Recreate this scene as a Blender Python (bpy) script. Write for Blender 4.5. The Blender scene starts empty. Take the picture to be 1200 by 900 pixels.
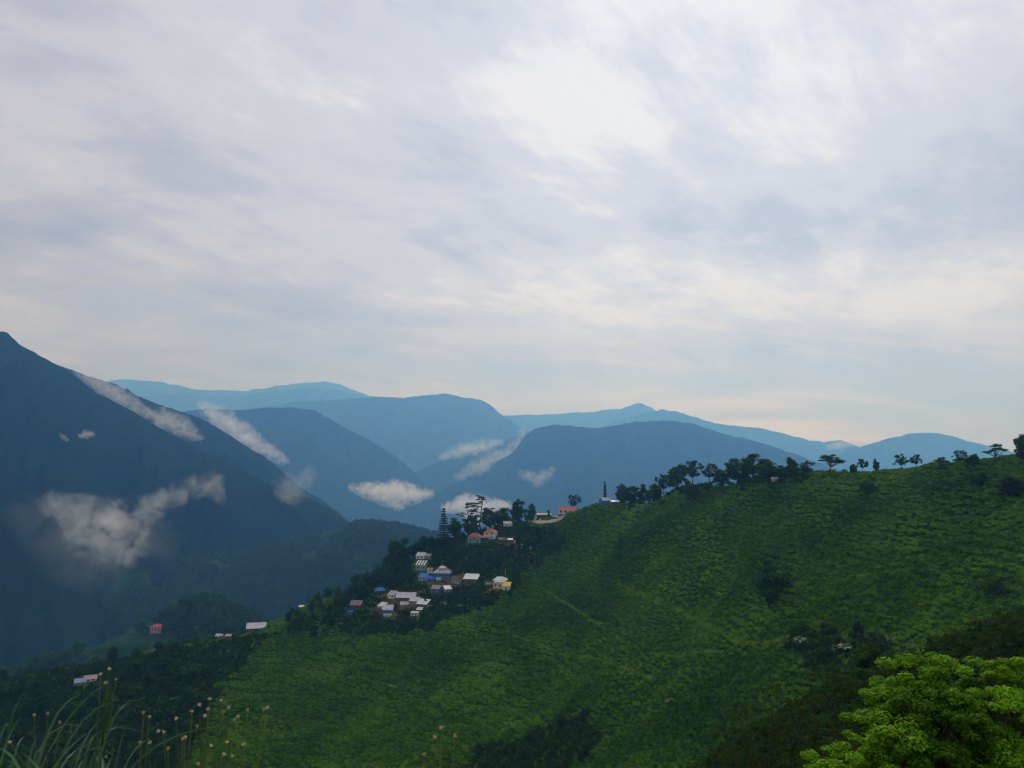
import bpy, math, random
import numpy as np
from mathutils import Vector, Matrix, Euler

S = bpy.context.scene
COL = S.collection
R = math.radians

# ------------------------------------------------------------------ camera
FPX = 900.0                       # focal length in pixels of the 1200 x 900 photograph
PITCH = math.atan(80 / FPX)       # eye level lies at y = 530
cam_d = bpy.data.cameras.new('camera')
cam_d.sensor_width = 36
cam_d.lens = FPX / 1200 * 36
cam_d.clip_start = 0.1
cam_d.clip_end = 120000
cam_d.dof.use_dof = True
cam_d.dof.focus_distance = 300
cam_d.dof.aperture_fstop = 4.5
cam = bpy.data.objects.new('camera', cam_d)
COL.objects.link(cam)
cam.rotation_euler = (math.pi / 2 + PITCH, 0, 0)
S.camera = cam

# ------------------------------------------------------------------ sky, sun, exposure
SUN_EL, SUN_AZ = R(38), R(14)    # azimuth measured from +Y towards +X
sun_dir = Vector((math.sin(SUN_AZ) * math.cos(SUN_EL), math.cos(SUN_AZ) * math.cos(SUN_EL), math.sin(SUN_EL)))


class NT:
    """small helper for node trees"""
    def __init__(self, tree):
        self.t = tree
        tree.nodes.clear()

    def n(self, typ, ins=None, **props):
        nd = self.t.nodes.new(typ)
        for k, v in props.items():
            setattr(nd, k, v)
        for k, v in (ins or {}).items():
            s = nd.inputs[k]
            if isinstance(v, bpy.types.NodeSocket):
                self.t.links.new(v, s)
            elif isinstance(v, bpy.types.Node):
                self.t.links.new(v.outputs[0], s)
            else:
                s.default_value = v
        return nd

    def math(self, op, a, b=0.0, c=0.0, clamp=False):
        return self.n('ShaderNodeMath', {0: a, 1: b, 2: c}, operation=op, use_clamp=clamp).outputs[0]

    def vmath(self, op, a, b=(0, 0, 0)):
        nd = self.n('ShaderNodeVectorMath', {0: a, 1: b}, operation=op)
        return nd.outputs['Value'] if op in ('DOT_PRODUCT', 'LENGTH') else nd.outputs[0]

    def noise(self, vec, scale, detail=4, rough=.5, dist=0.0, out=0):
        return self.n('ShaderNodeTexNoise', {'Vector': vec, 'Scale': scale, 'Detail': detail, 'Roughness': rough, 'Distortion': dist}).outputs[out]

    def ramp(self, fac, stops, interp='EASE'):
        nd = self.n('ShaderNodeValToRGB', {0: fac})
        cr = nd.color_ramp
        cr.interpolation = interp
        while len(cr.elements) < len(stops):
            cr.elements.new(0.5)
        for e, (p, c) in zip(cr.elements, stops):
            e.position = p
            e.color = (*c, 1) if len(c) == 3 else c
        return nd.outputs[0]

    def mix(self, fac, a, b, blend='MIX'):
        nd = self.n('ShaderNodeMix', data_type='RGBA', blend_type=blend)
        for s, v in ((nd.inputs[0], fac), (nd.inputs[6], a), (nd.inputs[7], b)):
            if isinstance(v, bpy.types.NodeSocket):
                self.t.links.new(v, s)
            else:
                s.default_value = v if not isinstance(v, tuple) or len(v) == 4 else (*v, 1)
        return nd.outputs[2]


W = bpy.data.worlds.new('World')
S.world = W
W.use_nodes = True
w = NT(W.node_tree)
SKY_STRENGTH = 0.1
sky = w.n('ShaderNodeTexSky', sky_type='NISHITA', sun_disc=False, sun_elevation=SUN_EL, sun_rotation=SUN_AZ, altitude=1500)
tc = w.n('ShaderNodeTexCoord').outputs['Generated']
dirn = w.vmath('NORMALIZE', tc)
sep = w.n('ShaderNodeSeparateXYZ', {0: dirn})
zc = w.math('ADD', w.math('MAXIMUM', sep.outputs[2], 0.0), 0.2)
uv = w.n('ShaderNodeCombineXYZ', {0: w.math('DIVIDE', sep.outputs[0], zc), 1: w.math('DIVIDE', sep.outputs[1], zc), 2: 3.7}).outputs[0]
rot1 = w.n('ShaderNodeMapping', {'Vector': uv, 'Rotation': (0, 0, R(-52))}).outputs[0]     # streaks run away to the right
m1 = w.n('ShaderNodeMapping', {'Vector': rot1, 'Scale': (.75, 1.1, 1), 'Location': (1.3, 2.1, 0)}).outputs[0]
m2 = w.n('ShaderNodeMapping', {'Vector': rot1, 'Scale': (.9, 2.2, 1), 'Location': (5.2, .4, 0)}).outputs[0]
n1 = w.noise(m1, 1.0, 12, .61, .35)
n2 = w.noise(m2, 2.2, 12, .66, .3)
m3 = w.n('ShaderNodeMapping', {'Vector': uv, 'Scale': (.55, 1.5, 1), 'Location': (7.7, 3.1, 0)}).outputs[0]
n3 = w.noise(m3, .8, 12, .60, .35)
val = w.math('ADD', w.math('ADD', w.math('MULTIPLY', n1, .42), w.math('MULTIPLY', n2, .19)), w.math('MULTIPLY', n3, .39))
cl = w.ramp(val, [(.40, (3.8, 3.85, 4.7)), (.46, (4.75, 4.75, 5.5)), (.52, (5.95, 5.9, 6.5)), (.585, (7.8, 7.7, 7.9))])
low = w.n('ShaderNodeMapRange', {0: sep.outputs[2], 1: .0, 2: .24, 3: 1.0, 4: 0.0}, interpolation_type='SMOOTHSTEP').outputs[0]
cl = w.mix(w.math('MULTIPLY', low, .65), cl, (4.2, 4.5, 5.9))
warm = w.math('MULTIPLY', low, w.n('ShaderNodeMapRange', {0: n3, 1: .50, 2: .64, 3: 0.0, 4: .9}, interpolation_type='SMOOTHSTEP').outputs[0])
cl = w.mix(warm, cl, (7.4, 7.15, 7.0))
# brighter cloud deck towards the hidden sun
sd = w.vmath('DOT_PRODUCT', dirn, tuple(sun_dir))
glow = w.n('ShaderNodeMapRange', {0: sd, 1: .55, 2: 1.0, 3: .90, 4: 1.08}).outputs[0]
cl = w.n('ShaderNodeVectorMath', {0: cl, 3: glow}, operation='SCALE').outputs[0]
gap = w.n('ShaderNodeMapRange', {0: w.noise(m2, .9, 5, .5, .3), 1: .25, 2: .31, 3: 0.0, 4: 1.0}, interpolation_type='SMOOTHSTEP').outputs[0]
gap = w.math('MAXIMUM', gap, w.math('MULTIPLY', low, 2.5, clamp=True))
skyc = w.mix(gap, sky.outputs[0], cl)
bg = w.n('ShaderNodeBackground', {0: skyc, 1: SKY_STRENGTH})
w.n('ShaderNodeOutputWorld', {0: bg})

sun_l = bpy.data.lights.new('sun', 'SUN')
sun_l.energy = 1.5
sun_l.angle = R(14)
sun_l.color = (1, .95, .87)
sun_o = bpy.data.objects.new('sun', sun_l)
COL.objects.link(sun_o)
sun_o.rotation_euler = sun_dir.to_track_quat('Z', 'Y').to_euler()

vs = S.view_settings
vs.view_transform = 'Standard'
vs.look = 'None'
vs.gamma = 1
vs.exposure = 0.0
vs.use_curve_mapping = False
S.render.engine = 'CYCLES'
cy = S.cycles
cy.use_denoising = True
cy.max_bounces = 10
cy.diffuse_bounces = 2
cy.glossy_bounces = 1
cy.transmission_bounces = 2
cy.volume_bounces = 7
cy.transparent_max_bounces = 8
cy.volume_step_rate = 0.3
cy.filter_width = 1.2
cy.use_adaptive_sampling = True

# ------------------------------------------------------------------ helpers
rng = np.random.default_rng(7)
rnd = random.Random(11)


def ray(px, py):
    xc, yc = (px - 600) / FPX, (450 - py) / FPX
    d = np.array([xc, math.cos(PITCH) - yc * math.sin(PITCH), math.sin(PITCH) + yc * math.cos(PITCH)])
    return d / d[1]


def P(px, py, D):
    return ray(px, py) * D


def project(p):
    x, y, z = p
    f = y * math.cos(PITCH) + z * math.sin(PITCH)
    u = -y * math.sin(PITCH) + z * math.cos(PITCH)
    return 600 + FPX * x / f, 450 - FPX * u / f


def perlin(x, y, seed=0):
    xi, yi = np.floor(x).astype(np.int64), np.floor(y).astype(np.int64)
    xf, yf = x - xi, y - yi

    def g(ix, iy, fx, fy):
        h = (ix * 374761393 + iy * 668265263 + seed * 974634777) & 0xffffffff
        h = ((h ^ (h >> 13)) * 1274126177) & 0xffffffff
        a = ((h ^ (h >> 16)) & 0xffff) / 65536.0 * 2 * math.pi
        return np.cos(a) * fx + np.sin(a) * fy
    u, v = xf ** 3 * (xf * (xf * 6 - 15) + 10), yf ** 3 * (yf * (yf * 6 - 15) + 10)
    a = g(xi, yi, xf, yf) * (1 - u) + g(xi + 1, yi, xf - 1, yf) * u
    b = g(xi, yi + 1, xf, yf - 1) * (1 - u) + g(xi + 1, yi + 1, xf - 1, yf - 1) * u
    return (a * (1 - v) + b * v) * 1.4


def fbm(x, y, seed=0, octv=5, gain=.5, ridged=False):
    s, a, f = 0, 1.0, 1.0
    for o in range(octv):
        n = perlin(x * f + o * 17.3, y * f - o * 9.1, seed + o)
        s = s + a * ((1 - 2 * np.abs(n)) if ridged else n)
        a *= gain
        f *= 2.03
    return s


def mesh_np(name, V, F, tint=None, mat=None, smooth=False):
    V, F = np.asarray(V, np.float32), np.asarray(F, np.int32)
    me = bpy.data.meshes.new(name)
    k = F.shape[1]
    me.vertices.add(len(V))
    me.vertices.foreach_set('co', V.ravel())
    me.loops.add(F.size)
    me.loops.foreach_set('vertex_index', F.ravel())
    me.polygons.add(len(F))
    me.polygons.foreach_set('loop_start', np.arange(len(F), dtype=np.int32) * k)
    me.polygons.foreach_set('loop_total', np.full(len(F), k, np.int32))
    if smooth:
        me.polygons.foreach_set('use_smooth', np.ones(len(F), bool))
    me.update(calc_edges=True)
    if tint is not None:
        at = me.attributes.new('tint', 'FLOAT', 'FACE')
        at.data.foreach_set('value', np.asarray(tint, np.float32))
    if mat:
        me.materials.append(mat)
    return me


class MB:
    """collects quads and tris for one mesh"""
    def __init__(self):
        self.v, self.f = [], []

    def quad(self, *p):
        i = len(self.v)
        self.v += [tuple(q) for q in p]
        self.f.append(tuple(range(i, i + len(p))))

    def box(self, x0, x1, y0, y1, z0, z1):
        i = len(self.v)
        self.v += [(x, y, z) for z in (z0, z1) for y in (y0, y1) for x in (x0, x1)]
        for q in ((0, 2, 3, 1), (4, 5, 7, 6), (0, 1, 5, 4), (2, 6, 7, 3), (0, 4, 6, 2), (1, 3, 7, 5)):
            self.f.append(tuple(i + k for k in q))

    def slab(self, a, b, c, d, t):
        """quad a b c d (counter-clockwise from above) with thickness t"""
        a, b, c, d = (Vector(q) for q in (a, b, c, d))
        n = (b - a).cross(d - a).normalized() * t
        i = len(self.v)
        self.v += [tuple(q) for q in (a - n, b - n, c - n, d - n, a, b, c, d)]
        for q in ((3, 2, 1, 0), (4, 5, 6, 7), (0, 1, 5, 4), (1, 2, 6, 5), (2, 3, 7, 6), (3, 0, 4, 7)):
            self.f.append(tuple(i + k for k in q))

    def tube(self, pts, radii, n=6):
        base = len(self.v)
        pts = [Vector(p) for p in pts]
        for k, p in enumerate(pts):
            t = (pts[min(k + 1, len(pts) - 1)] - pts[max(k - 1, 0)]).normalized()
            a = t.orthogonal().normalized() if abs(t.z) < .95 else Vector((1, 0, 0))
            a = (Vector((0, 0, 1)) if abs(t.z) < .9 else Vector((1, 0, 0)))
            a = (a - t * a.dot(t)).normalized()
            b = t.cross(a)
            for j in range(n):
                an = 2 * math.pi * j / n
                self.v.append(tuple(p + (a * math.cos(an) + b * math.sin(an)) * radii[k]))
        for k in range(len(pts) - 1):
            for j in range(n):
                j2 = (j + 1) % n
                self.f.append((base + k * n + j, base + k * n + j2, base + (k + 1) * n + j2, base + (k + 1) * n + j))
        self.f.append(tuple(base + j for j in range(n - 1, -1, -1)))
        e = base + (len(pts) - 1) * n
        self.f.append(tuple(e + j for j in range(n)))

    def mesh(self, name, mat=None, smooth=False):
        me = bpy.data.meshes.new(name)
        me.from_pydata(self.v, [], self.f)
        if mat:
            me.materials.append(mat)
        if smooth:
            me.polygons.foreach_set('use_smooth', np.ones(len(me.polygons), bool))
        me.update()
        return me


def link(name, data, parent=None, loc=None, rz=0.0, scale=None):
    o = bpy.data.objects.new(name, data)
    COL.objects.link(o)
    if parent:
        o.parent = parent
    if loc is not None:
        o.location = loc
    if rz:
        o.rotation_euler = (0, 0, rz)
    if scale is not None:
        o.scale = scale if hasattr(scale, '__len__') else (scale,) * 3
    return o


def tag(o, label=None, cat=None, group=None, kind=None):
    if label:
        o['label'] = label
    if cat:
        o['category'] = cat
    if group:
        o['group'] = group
    if kind:
        o['kind'] = kind
    return o


# ------------------------------------------------------------------ materials
def new_mat(name):
    m = bpy.data.materials.new(name)
    m.use_nodes = True
    return m, NT(m.node_tree)


def leaf_mat(name, dark, light, transl=.3, rough=.5, spec=.35, spread=.35):
    m, t = new_mat(name)
    at = t.n('ShaderNodeAttribute', attribute_name='tint').outputs['Fac']
    ob = t.n('ShaderNodeObjectInfo').outputs['Random']
    f = t.math('ADD', t.math('MULTIPLY', at, 1 - spread), t.math('MULTIPLY', ob, spread))
    c = t.ramp(f, [(.1, dark), (.9, light)], 'LINEAR')
    b = t.n('ShaderNodeBsdfPrincipled', {'Base Color': c, 'Roughness': rough, 'Specular IOR Level': spec})
    tr = t.n('ShaderNodeBsdfTranslucent', {0: c})
    mx = t.n('ShaderNodeMixShader', {0: transl, 1: b, 2: tr})
    t.n('ShaderNodeOutputMaterial', {0: mx})
    return m


def plain_mat(name, col, rough=.7, var=.25, scale=3.0, metal=0.0, spec=.4):
    m, t = new_mat(name)
    co = t.n('ShaderNodeTexCoord').outputs['Object']
    nz = t.noise(co, scale, 5, .6)
    f = t.n('ShaderNodeMapRange', {0: nz, 1: .3, 2: .7, 3: 1 - var, 4: 1 + var * .4}).outputs[0]
    c = t.n('ShaderNodeVectorMath', {0: col, 3: f}, operation='SCALE').outputs[0]
    b = t.n('ShaderNodeBsdfPrincipled', {'Base Color': c, 'Roughness': rough, 'Metallic': metal, 'Specular IOR Level': spec})
    bm = t.n('ShaderNodeBump', {'Height': nz, 'Strength': .2, 'Distance': .02})
    t.t.links.new(bm.outputs[0], b.inputs['Normal'])
    t.n('ShaderNodeOutputMaterial', {0: b})
    return m


def forest_mat(name, dark, mid, light, big, small, bump):
    m, t = new_mat(name)
    co = t.n('ShaderNodeNewGeometry').outputs['Position']
    a = t.noise(co, big, 5, .6, .4)
    b = t.noise(co, small, 4, .6)
    f = t.math('ADD', t.math('MULTIPLY', a, .65), t.math('MULTIPLY', b, .35))
    c = t.ramp(f, [(.36, dark), (.5, mid), (.66, light)])
    bs = t.n('ShaderNodeBsdfPrincipled', {'Base Color': c, 'Roughness': 1.0, 'Specular IOR Level': 0.0})
    bm = t.n('ShaderNodeBump', {'Height': b, 'Strength': .9, 'Distance': bump})
    t.t.links.new(bm.outputs[0], bs.inputs['Normal'])
    t.n('ShaderNodeOutputMaterial', {0: bs})
    return m


M_BARK = plain_mat('bark', (.045, .034, .026), .9, .4, 4)
M_BARK_PALE = plain_mat('pale_bark', (.12, .10, .08), .9, .4, 4)
M_TEA, t = new_mat('tea_leaves')
at = t.n('ShaderNodeAttribute', attribute_name='tint').outputs['Fac']
ob = t.n('ShaderNodeObjectInfo')
pt = t.noise(ob.outputs['Location'], .022, 4, .6, .8)           # stands of older and younger bushes
pt = t.n('ShaderNodeMapRange', {0: pt, 1: .36, 2: .66, 3: 0.0, 4: 1.0}).outputs[0]
f = t.math('ADD', t.math('ADD', t.math('MULTIPLY', at, .42), t.math('MULTIPLY', ob.outputs['Random'], .22)), t.math('MULTIPLY', pt, .34))
c = t.ramp(f, [(.05, (.005, .026, .001)), (.36, (.036, .122, .002)), (.66, (.112, .268, .003)), (.92, (.235, .400, .006))], 'LINEAR')
b = t.n('ShaderNodeBsdfPrincipled', {'Base Color': c, 'Roughness': .7, 'Specular IOR Level': .02})
tr = t.n('ShaderNodeBsdfTranslucent', {0: c})
t.n('ShaderNodeOutputMaterial', {0: t.n('ShaderNodeMixShader', {0: .15, 1: b, 2: tr})})
M_DARK = leaf_mat('dark_leaves', (.012, .042, .004), (.050, .118, .009), .2, .7, .02)
M_MID = leaf_mat('mid_leaves', (.012, .042, .004), (.060, .140, .008), .25, .7, .02)
M_OLIVE = leaf_mat('olive_leaves', (.012, .026, .003), (.055, .080, .006), .25, .7, .02)
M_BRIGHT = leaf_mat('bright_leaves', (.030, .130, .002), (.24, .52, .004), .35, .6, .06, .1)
M_SHADELEAF = leaf_mat('shaded_leaves', (.022, .085, .0015), (.10, .25, .003), .3, .7, .05, .2)  # deeper green: shade inside the crown put into the leaf colour
M_BANANA = leaf_mat('banana_leaves', (.02, .075, .018), (.07, .17, .045), .3, .45, .3)
M_GRASS = leaf_mat('grass_blades', (.025, .085, .045), (.085, .20, .095), .35, .5, .2, .1)
M_STEM = leaf_mat('flower_stems', (.05, .10, .01), (.14, .20, .02), .2, .5, .3, .3)
M_WEED = leaf_mat('weed_leaves', (.014, .030, .004), (.070, .095, .012), .3, .6, .08, .4)
M_PETAL = plain_mat('petals', (.50, .54, .38), .6, .1)
M_YELLOW = plain_mat('flower_centres', (.55, .42, .03), .7, .2, 40)
M_FARWOOD = forest_mat('far_forest', (.004, .013, .010), (.007, .020, .012), (.011, .029, .015), .0028, .035, 9)
M_NEARWOOD = forest_mat('valley_forest', (.010, .030, .010), (.020, .052, .014), (.034, .075, .018), .008, .08, 5)
M_FLOOR = forest_mat('valley_ground', (.008, .018, .010), (.014, .028, .014), (.022, .042, .018), .001, .02, 8)

# hillside soil and grass between the tea bushes
M_HILL, t = new_mat('hillside_grass')
co = t.n('ShaderNodeNewGeometry').outputs['Position']
a = t.noise(co, .035, 5, .6, .6)
b = t.noise(co, .6, 5, .65)
c = t.ramp(t.math('ADD', t.math('MULTIPLY', a, .5), t.math('MULTIPLY', b, .5)),
           [(.36, (.010, .028, .004)), (.5, (.028, .070, .006)), (.62, (.075, .145, .010))])
bs = t.n('ShaderNodeBsdfPrincipled', {'Base Color': c, 'Roughness': 1.0, 'Specular IOR Level': 0.0})
bm = t.n('ShaderNodeBump', {'Height': b, 'Strength': .8, 'Distance': .5})
t.t.links.new(bm.outputs[0], bs.inputs['Normal'])
t.n('ShaderNodeOutputMaterial', {0: bs})
M_PATHGRASS = forest_mat('path_grass', (.040, .095, .006), (.075, .150, .009), (.11, .18, .016), .15, 1.2, .5)
M_ROAD = plain_mat('road_dust', (.30, .27, .23), .9, .3, .8)
M_EARTH = forest_mat('bare_earth', (.07, .045, .025), (.12, .075, .04), (.16, .11, .06), .2, 1.5, .15)

# ------------------------------------------------------------------ near hill: height from measured points
# per column of the photograph: (px, [(py, distance) ...]) from the crest down the face
cols = [
    (-160, [(845, 470), (880, 440), (930, 400), (1010, 350)]),
    (0, [(806, 480), (840, 452), (890, 415), (1000, 352)]),
    (100, [(786, 485), (820, 455), (890, 402), (1000, 340)]),
    (200, [(764, 490), (800, 455), (890, 388), (1000, 325)]),
    (300, [(740, 500), (780, 455), (890, 372), (1000, 308)]),
    (380, [(708, 515), (760, 468), (820, 415), (890, 362), (1000, 295)]),
    (450, [(678, 532), (700, 512), (730, 487), (780, 437), (890, 350), (1000, 282)]),
    (490, [(652, 550), (672, 527), (690, 508), (730, 474), (800, 412), (890, 345), (1000, 277)]),
    (520, [(640, 558), (660, 534), (690, 506), (730, 468), (800, 405), (890, 340), (1000, 272)]),
    (580, [(622, 572), (640, 548), (670, 515), (720, 463), (800, 392), (890, 332), (1000, 264)]),
    (640, [(607, 572), (650, 515), (700, 465), (780, 398), (890, 322), (1000, 256)]),
    (700, [(594, 535), (640, 480), (700, 430), (780, 370), (890, 305), (1000, 246)]),
    (800, [(576, 455), (620, 415), (700, 360), (780, 312), (890, 265), (1000, 225)]),
    (900, [(561, 400), (620, 352), (700, 305), (780, 268), (890, 232), (1000, 205)]),
    (1000, [(554, 360), (620, 310), (700, 268), (780, 238), (890, 208), (1000, 186)]),
    (1100, [(547, 318), (620, 272), (700, 236), (780, 210), (890, 184), (1000, 166)]),
    (1200, [(539, 285), (620, 240), (700, 208), (780, 186), (890, 164), (1000, 150)]),
    (1350, [(528, 255), (620, 212), (700, 184), (780, 166), (890, 148), (1000, 137)]),
]
cp = []
for px, lst in cols:
    crest = P(px, *lst[0])
    for py, D in lst:
        cp.append(P(px, py, D))
    for dy, dz in ((45, -14), (120, -75), (230, -165), (380, -270)):
        k = 1 + dy / crest[1]
        cp.append(np.array([crest[0] * k, crest[1] * k, crest[2] + dz]))
cp = np.array(cp)


def tps_fit(pts, lam=1e-3):
    n = len(pts)
    s = 100.0
    xy = pts[:, :2] / s
    d2 = ((xy[:, None] - xy[None]) ** 2).sum(-1)
    K = .5 * d2 * np.log(d2 + 1e-12) + lam * np.eye(n)
    Pm = np.c_[np.ones(n), xy]
    A = np.block([[K, Pm], [Pm.T, np.zeros((3, 3))]])
    sol = np.linalg.solve(A, np.r_[pts[:, 2], 0, 0, 0])

    def ev(x, y):
        out = np.empty(x.size)
        q = np.c_[x.ravel(), y.ravel()] / s
        for i in range(0, len(q), 20000):
            qq = q[i:i + 20000]
            d2 = ((qq[:, None] - xy[None]) ** 2).sum(-1)
            out[i:i + 20000] = (.5 * d2 * np.log(d2 + 1e-12)) @ sol[:n] + sol[n] + qq @ sol[n + 1:]
        return out.reshape(x.shape)
    return ev


hill_f = tps_fit(cp)
GX0, GX1, GY0, GY1, GS = -640.0, 480.0, -30.0, 960.0, 3.0
gx = np.arange(GX0, GX1 + .1, GS)
gy = np.arange(GY0, GY1 + .1, GS)
XX, YY = np.meshgrid(gx, gy)
hz = hill_f(XX, YY)
# behind the crest the ground keeps falling away
cpx = np.array([c_[0] for c_ in cols], float)
cD = np.array([c_[1][0][1] for c_ in cols], float)
cZ = np.array([P(c_[0], *c_[1][0])[2] for c_ in cols])
upx = 600 + FPX * XX / np.maximum(YY, 40.0)
Dc, Zc = np.interp(upx, cpx, cD), np.interp(upx, cpx, cZ)
lim = Zc - np.clip(YY - Dc - 15, 0, 40) * .25 - np.maximum(YY - Dc - 55, 0) * .68
hz = np.where(YY > Dc + 15, np.minimum(hz, lim), hz)
hz = np.where((upx < -160) & (YY > 140), np.minimum(hz, Zc - (-160 - upx) * .12), hz)
# below the measured face the gully bottom flattens out
bottom = -1.7 - .72 * np.maximum(YY - 2.6, 0)
hz = np.where(YY < 140, np.minimum(hz, -58 - .25 * (140 - YY)), hz)
# own bank under the camera and a shoulder of it on the right
sh = [np.array(q) for q in ((150., 95., -5.), (96., 108., -14.), (66., 104., -23.), (50., 99., -31.), (34., 90., -45.), (14., 80., -64.))]


def seg_ridge(X, Y, line, slope):
    best = np.full(X.shape, -1e9)
    for A, B in zip(line[:-1], line[1:]):
        ab = B[:2] - A[:2]
        tt = np.clip(((X - A[0]) * ab[0] + (Y - A[1]) * ab[1]) / (ab @ ab), 0, 1)
        d = np.hypot(X - A[0] - tt * ab[0], Y - A[1] - tt * ab[1])
        best = np.maximum(best, A[2] + tt * (B[2] - A[2]) - slope * d - .004 * d * d)
    return best


bank = np.maximum(bottom, seg_ridge(XX, YY, sh, .45))
k = 6.0
near = np.clip((YY - 30) / 60, 0, 1)
ZZ = np.maximum(hz, bank) + np.log1p(np.exp(-np.abs(hz - bank) / k)) * k * near
rough_w = np.clip((np.hypot(XX, YY) - 60) / 120, 0, 1)
ZZ += rough_w * (2.6 * fbm(XX / 55, YY / 55, 3, 4) + .5 * fbm(XX / 9, YY / 9, 8, 2))
ZZ -= .35 * (np.hypot(XX, YY - 5) < 45)


def H(x, y):
    x, y = np.asarray(x, float), np.asarray(y, float)
    u = np.clip((x - GX0) / GS, 0, len(gx) - 1.001)
    v = np.clip((y - GY0) / GS, 0, len(gy) - 1.001)
    i, j = u.astype(int), v.astype(int)
    fu, fv = u - i, v - j
    return (ZZ[j, i] * (1 - fu) + ZZ[j, i + 1] * fu) * (1 - fv) + (ZZ[j + 1, i] * (1 - fu) + ZZ[j + 1, i + 1] * fu) * fv


def grid_faces(nx, ny):
    i = np.arange(nx * ny).reshape(ny, nx)
    return np.stack([i[:-1, :-1], i[:-1, 1:], i[1:, 1:], i[1:, :-1]], -1).reshape(-1, 4)


V = np.stack([XX, YY, ZZ], -1)
# a skirt so that the sheet meets the valley
rows, cl_ = V.shape[:2]
o = link('hillside', mesh_np('hillside', V.reshape(-1, 3), grid_faces(len(gx), len(gy)), mat=M_HILL, smooth=True))
tag(o, 'steep green tea hillside running from the skyline trees down to the village spur', kind='structure')


def hit(px, py, d0=60.0, d1=900.0):
    """where the sight line of a photograph point meets the hillside"""
    D = np.arange(d0, d1, 1.0)
    r = ray(px, py)
    z = r[2] * D
    h = H(r[0] * D, D)
    k = np.nonzero(z < h)[0]
    if len(k) == 0:
        i = int(np.argmin(z - h))            # grazes the crest: the nearest approach
        return np.array([r[0] * D[i], D[i], h[i]])
    i = k[0]
    if i == 0:
        return np.array([r[0] * D[0], D[0], h[0]])
    a, b = z[i - 1] - h[i - 1], h[i] - z[i]
    d = D[i - 1] + a / (a + b + 1e-9)
    return np.array([r[0] * d, d, float(H(r[0] * d, d))])


# ------------------------------------------------------------------ mountains
FLOOR_Z = -640.0
fl = mesh_np('valley_floor', [(-60000, -4000, FLOOR_Z), (60000, -4000, FLOOR_Z), (60000, 60000, FLOOR_Z), (-60000, 60000, FLOOR_Z)], [(0, 1, 2, 3)], mat=M_FLOOR)
tag(link('ground', fl), 'dark green valley floor far below the hills', kind='structure')


def mountain(name, crest, D0, D1, label, mat, slope=.62, spur=.22, wl=500.0, nu=300, nv=90, seed=1, jag=1.0):
    pts = np.array(crest, float)
    pxs = np.linspace(pts[0, 0], pts[-1, 0], nu)
    pys = np.interp(pxs, pts[:, 0], pts[:, 1])
    ker = np.hanning(7)
    ker /= ker.sum()
    pys = np.convolve(np.pad(pys, 3, mode='edge'), ker, 'valid')
    Ds = np.interp(pxs, [pts[0, 0], pts[-1, 0]], [D0, D1])
    C = np.array([P(a, b, d) for a, b, d in zip(pxs, pys, Ds)])
    C[:, 1] += wl * .5 * fbm(C[:, 0] / (wl * 2), C[:, 0] * 0, seed, 3)          # the crest wanders in plan
    k = C[:, 1] / Ds
    C[:, 0] *= k
    C[:, 2] *= k
    C[:, 2] += jag * (Ds / 900) * .9 * fbm(C[:, 0] / (Ds * .012), C[:, 0] * 0 + 3.3, seed + 9, 4, .6)
    drop = np.maximum(C[:, 2].max() - FLOOR_Z + 30, 100)
    L = drop / slope
    vv = np.r_[-np.linspace(1, 0, 14)[:-1] ** 1.2, np.linspace(0, 1, nv) ** 1.15]
    U, Vv = np.meshgrid(np.arange(nu), vv)
    cx, cyy, cz = C[U, 0], C[U, 1], C[U, 2]
    aim = np.array([cx, cyy])
    aim = aim / np.hypot(*aim)
    X = cx - aim[0] * Vv * L * 1.0
    Y = cyy - aim[1] * Vv * L
    fall = np.abs(Vv) * L * slope * (.86 + .3 * np.abs(Vv))
    env = np.clip(np.abs(Vv) * 5, 0, 1) ** .8 * np.clip(1.3 - np.abs(Vv), 0, 1)
    n = fbm(cx / wl + .35 * fbm(X / wl, Y / wl, seed + 5, 3), np.abs(Vv) * L / (wl * 3.2), seed + 2, 6, .52, ridged=True) - .45
    n2 = fbm(X / (wl * .22), Y / (wl * .22), seed + 30, 4, .55)
    Z = cz - fall + env * (spur * drop * .42 * n + wl * .045 * n2)
    Z = np.maximum(Z, FLOOR_Z - 25)
    V = np.stack([X, Y, Z], -1).reshape(-1, 3)
    o = link(name, mesh_np(name, V, grid_faces(nu, len(vv)), mat=mat, smooth=True))
    tag(o, label, kind='structure')
    return o, V.reshape(len(vv), nu, 3)


MT = {}
MT['far'] = mountain('mountain', [(40, 462), (100, 452), (140, 444), (190, 448), (235, 457), (290, 458), (335, 451), (382, 447), (400, 451), (430, 463), (520, 480)], 15800, 15800,
         'palest blue mountain at the very back, just under the clouds', M_FARWOOD, wl=2600, seed=3)
MT['m5'] = mountain('mountain', [(60, 478), (130, 468), (172, 464), (205, 461), (257, 465), (293, 462), (340, 456), (370, 455), (394, 457), (424, 465), (480, 478), (560, 500)], 14000, 14000,
         'long pale blue ridge behind the cloud streak', M_FARWOOD, wl=1500, seed=5)
MT['m5b'] = mountain('mountain', [(230, 492), (300, 478), (345, 471), (400, 468), (440, 465), (469, 466), (508, 463), (526, 461), (544, 466), (562, 468), (574, 474), (585, 484), (606, 498), (650, 520), (720, 560)], 10600, 11000,
         'pale blue flat-topped mountain with a cliff end in the middle distance', M_FARWOOD, wl=1100, seed=8)
MT['m6'] = mountain('mountain', [(520, 500), (560, 490), (590, 487), (625, 486), (655, 485), (700, 482), (728, 479), (742, 474), (750, 472), (758, 475), (768, 481), (800, 490), (860, 505), (930, 525)], 14400, 14400,
         'pale blue ridge with a small pointed peak', M_FARWOOD, wl=1400, seed=12)
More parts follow.
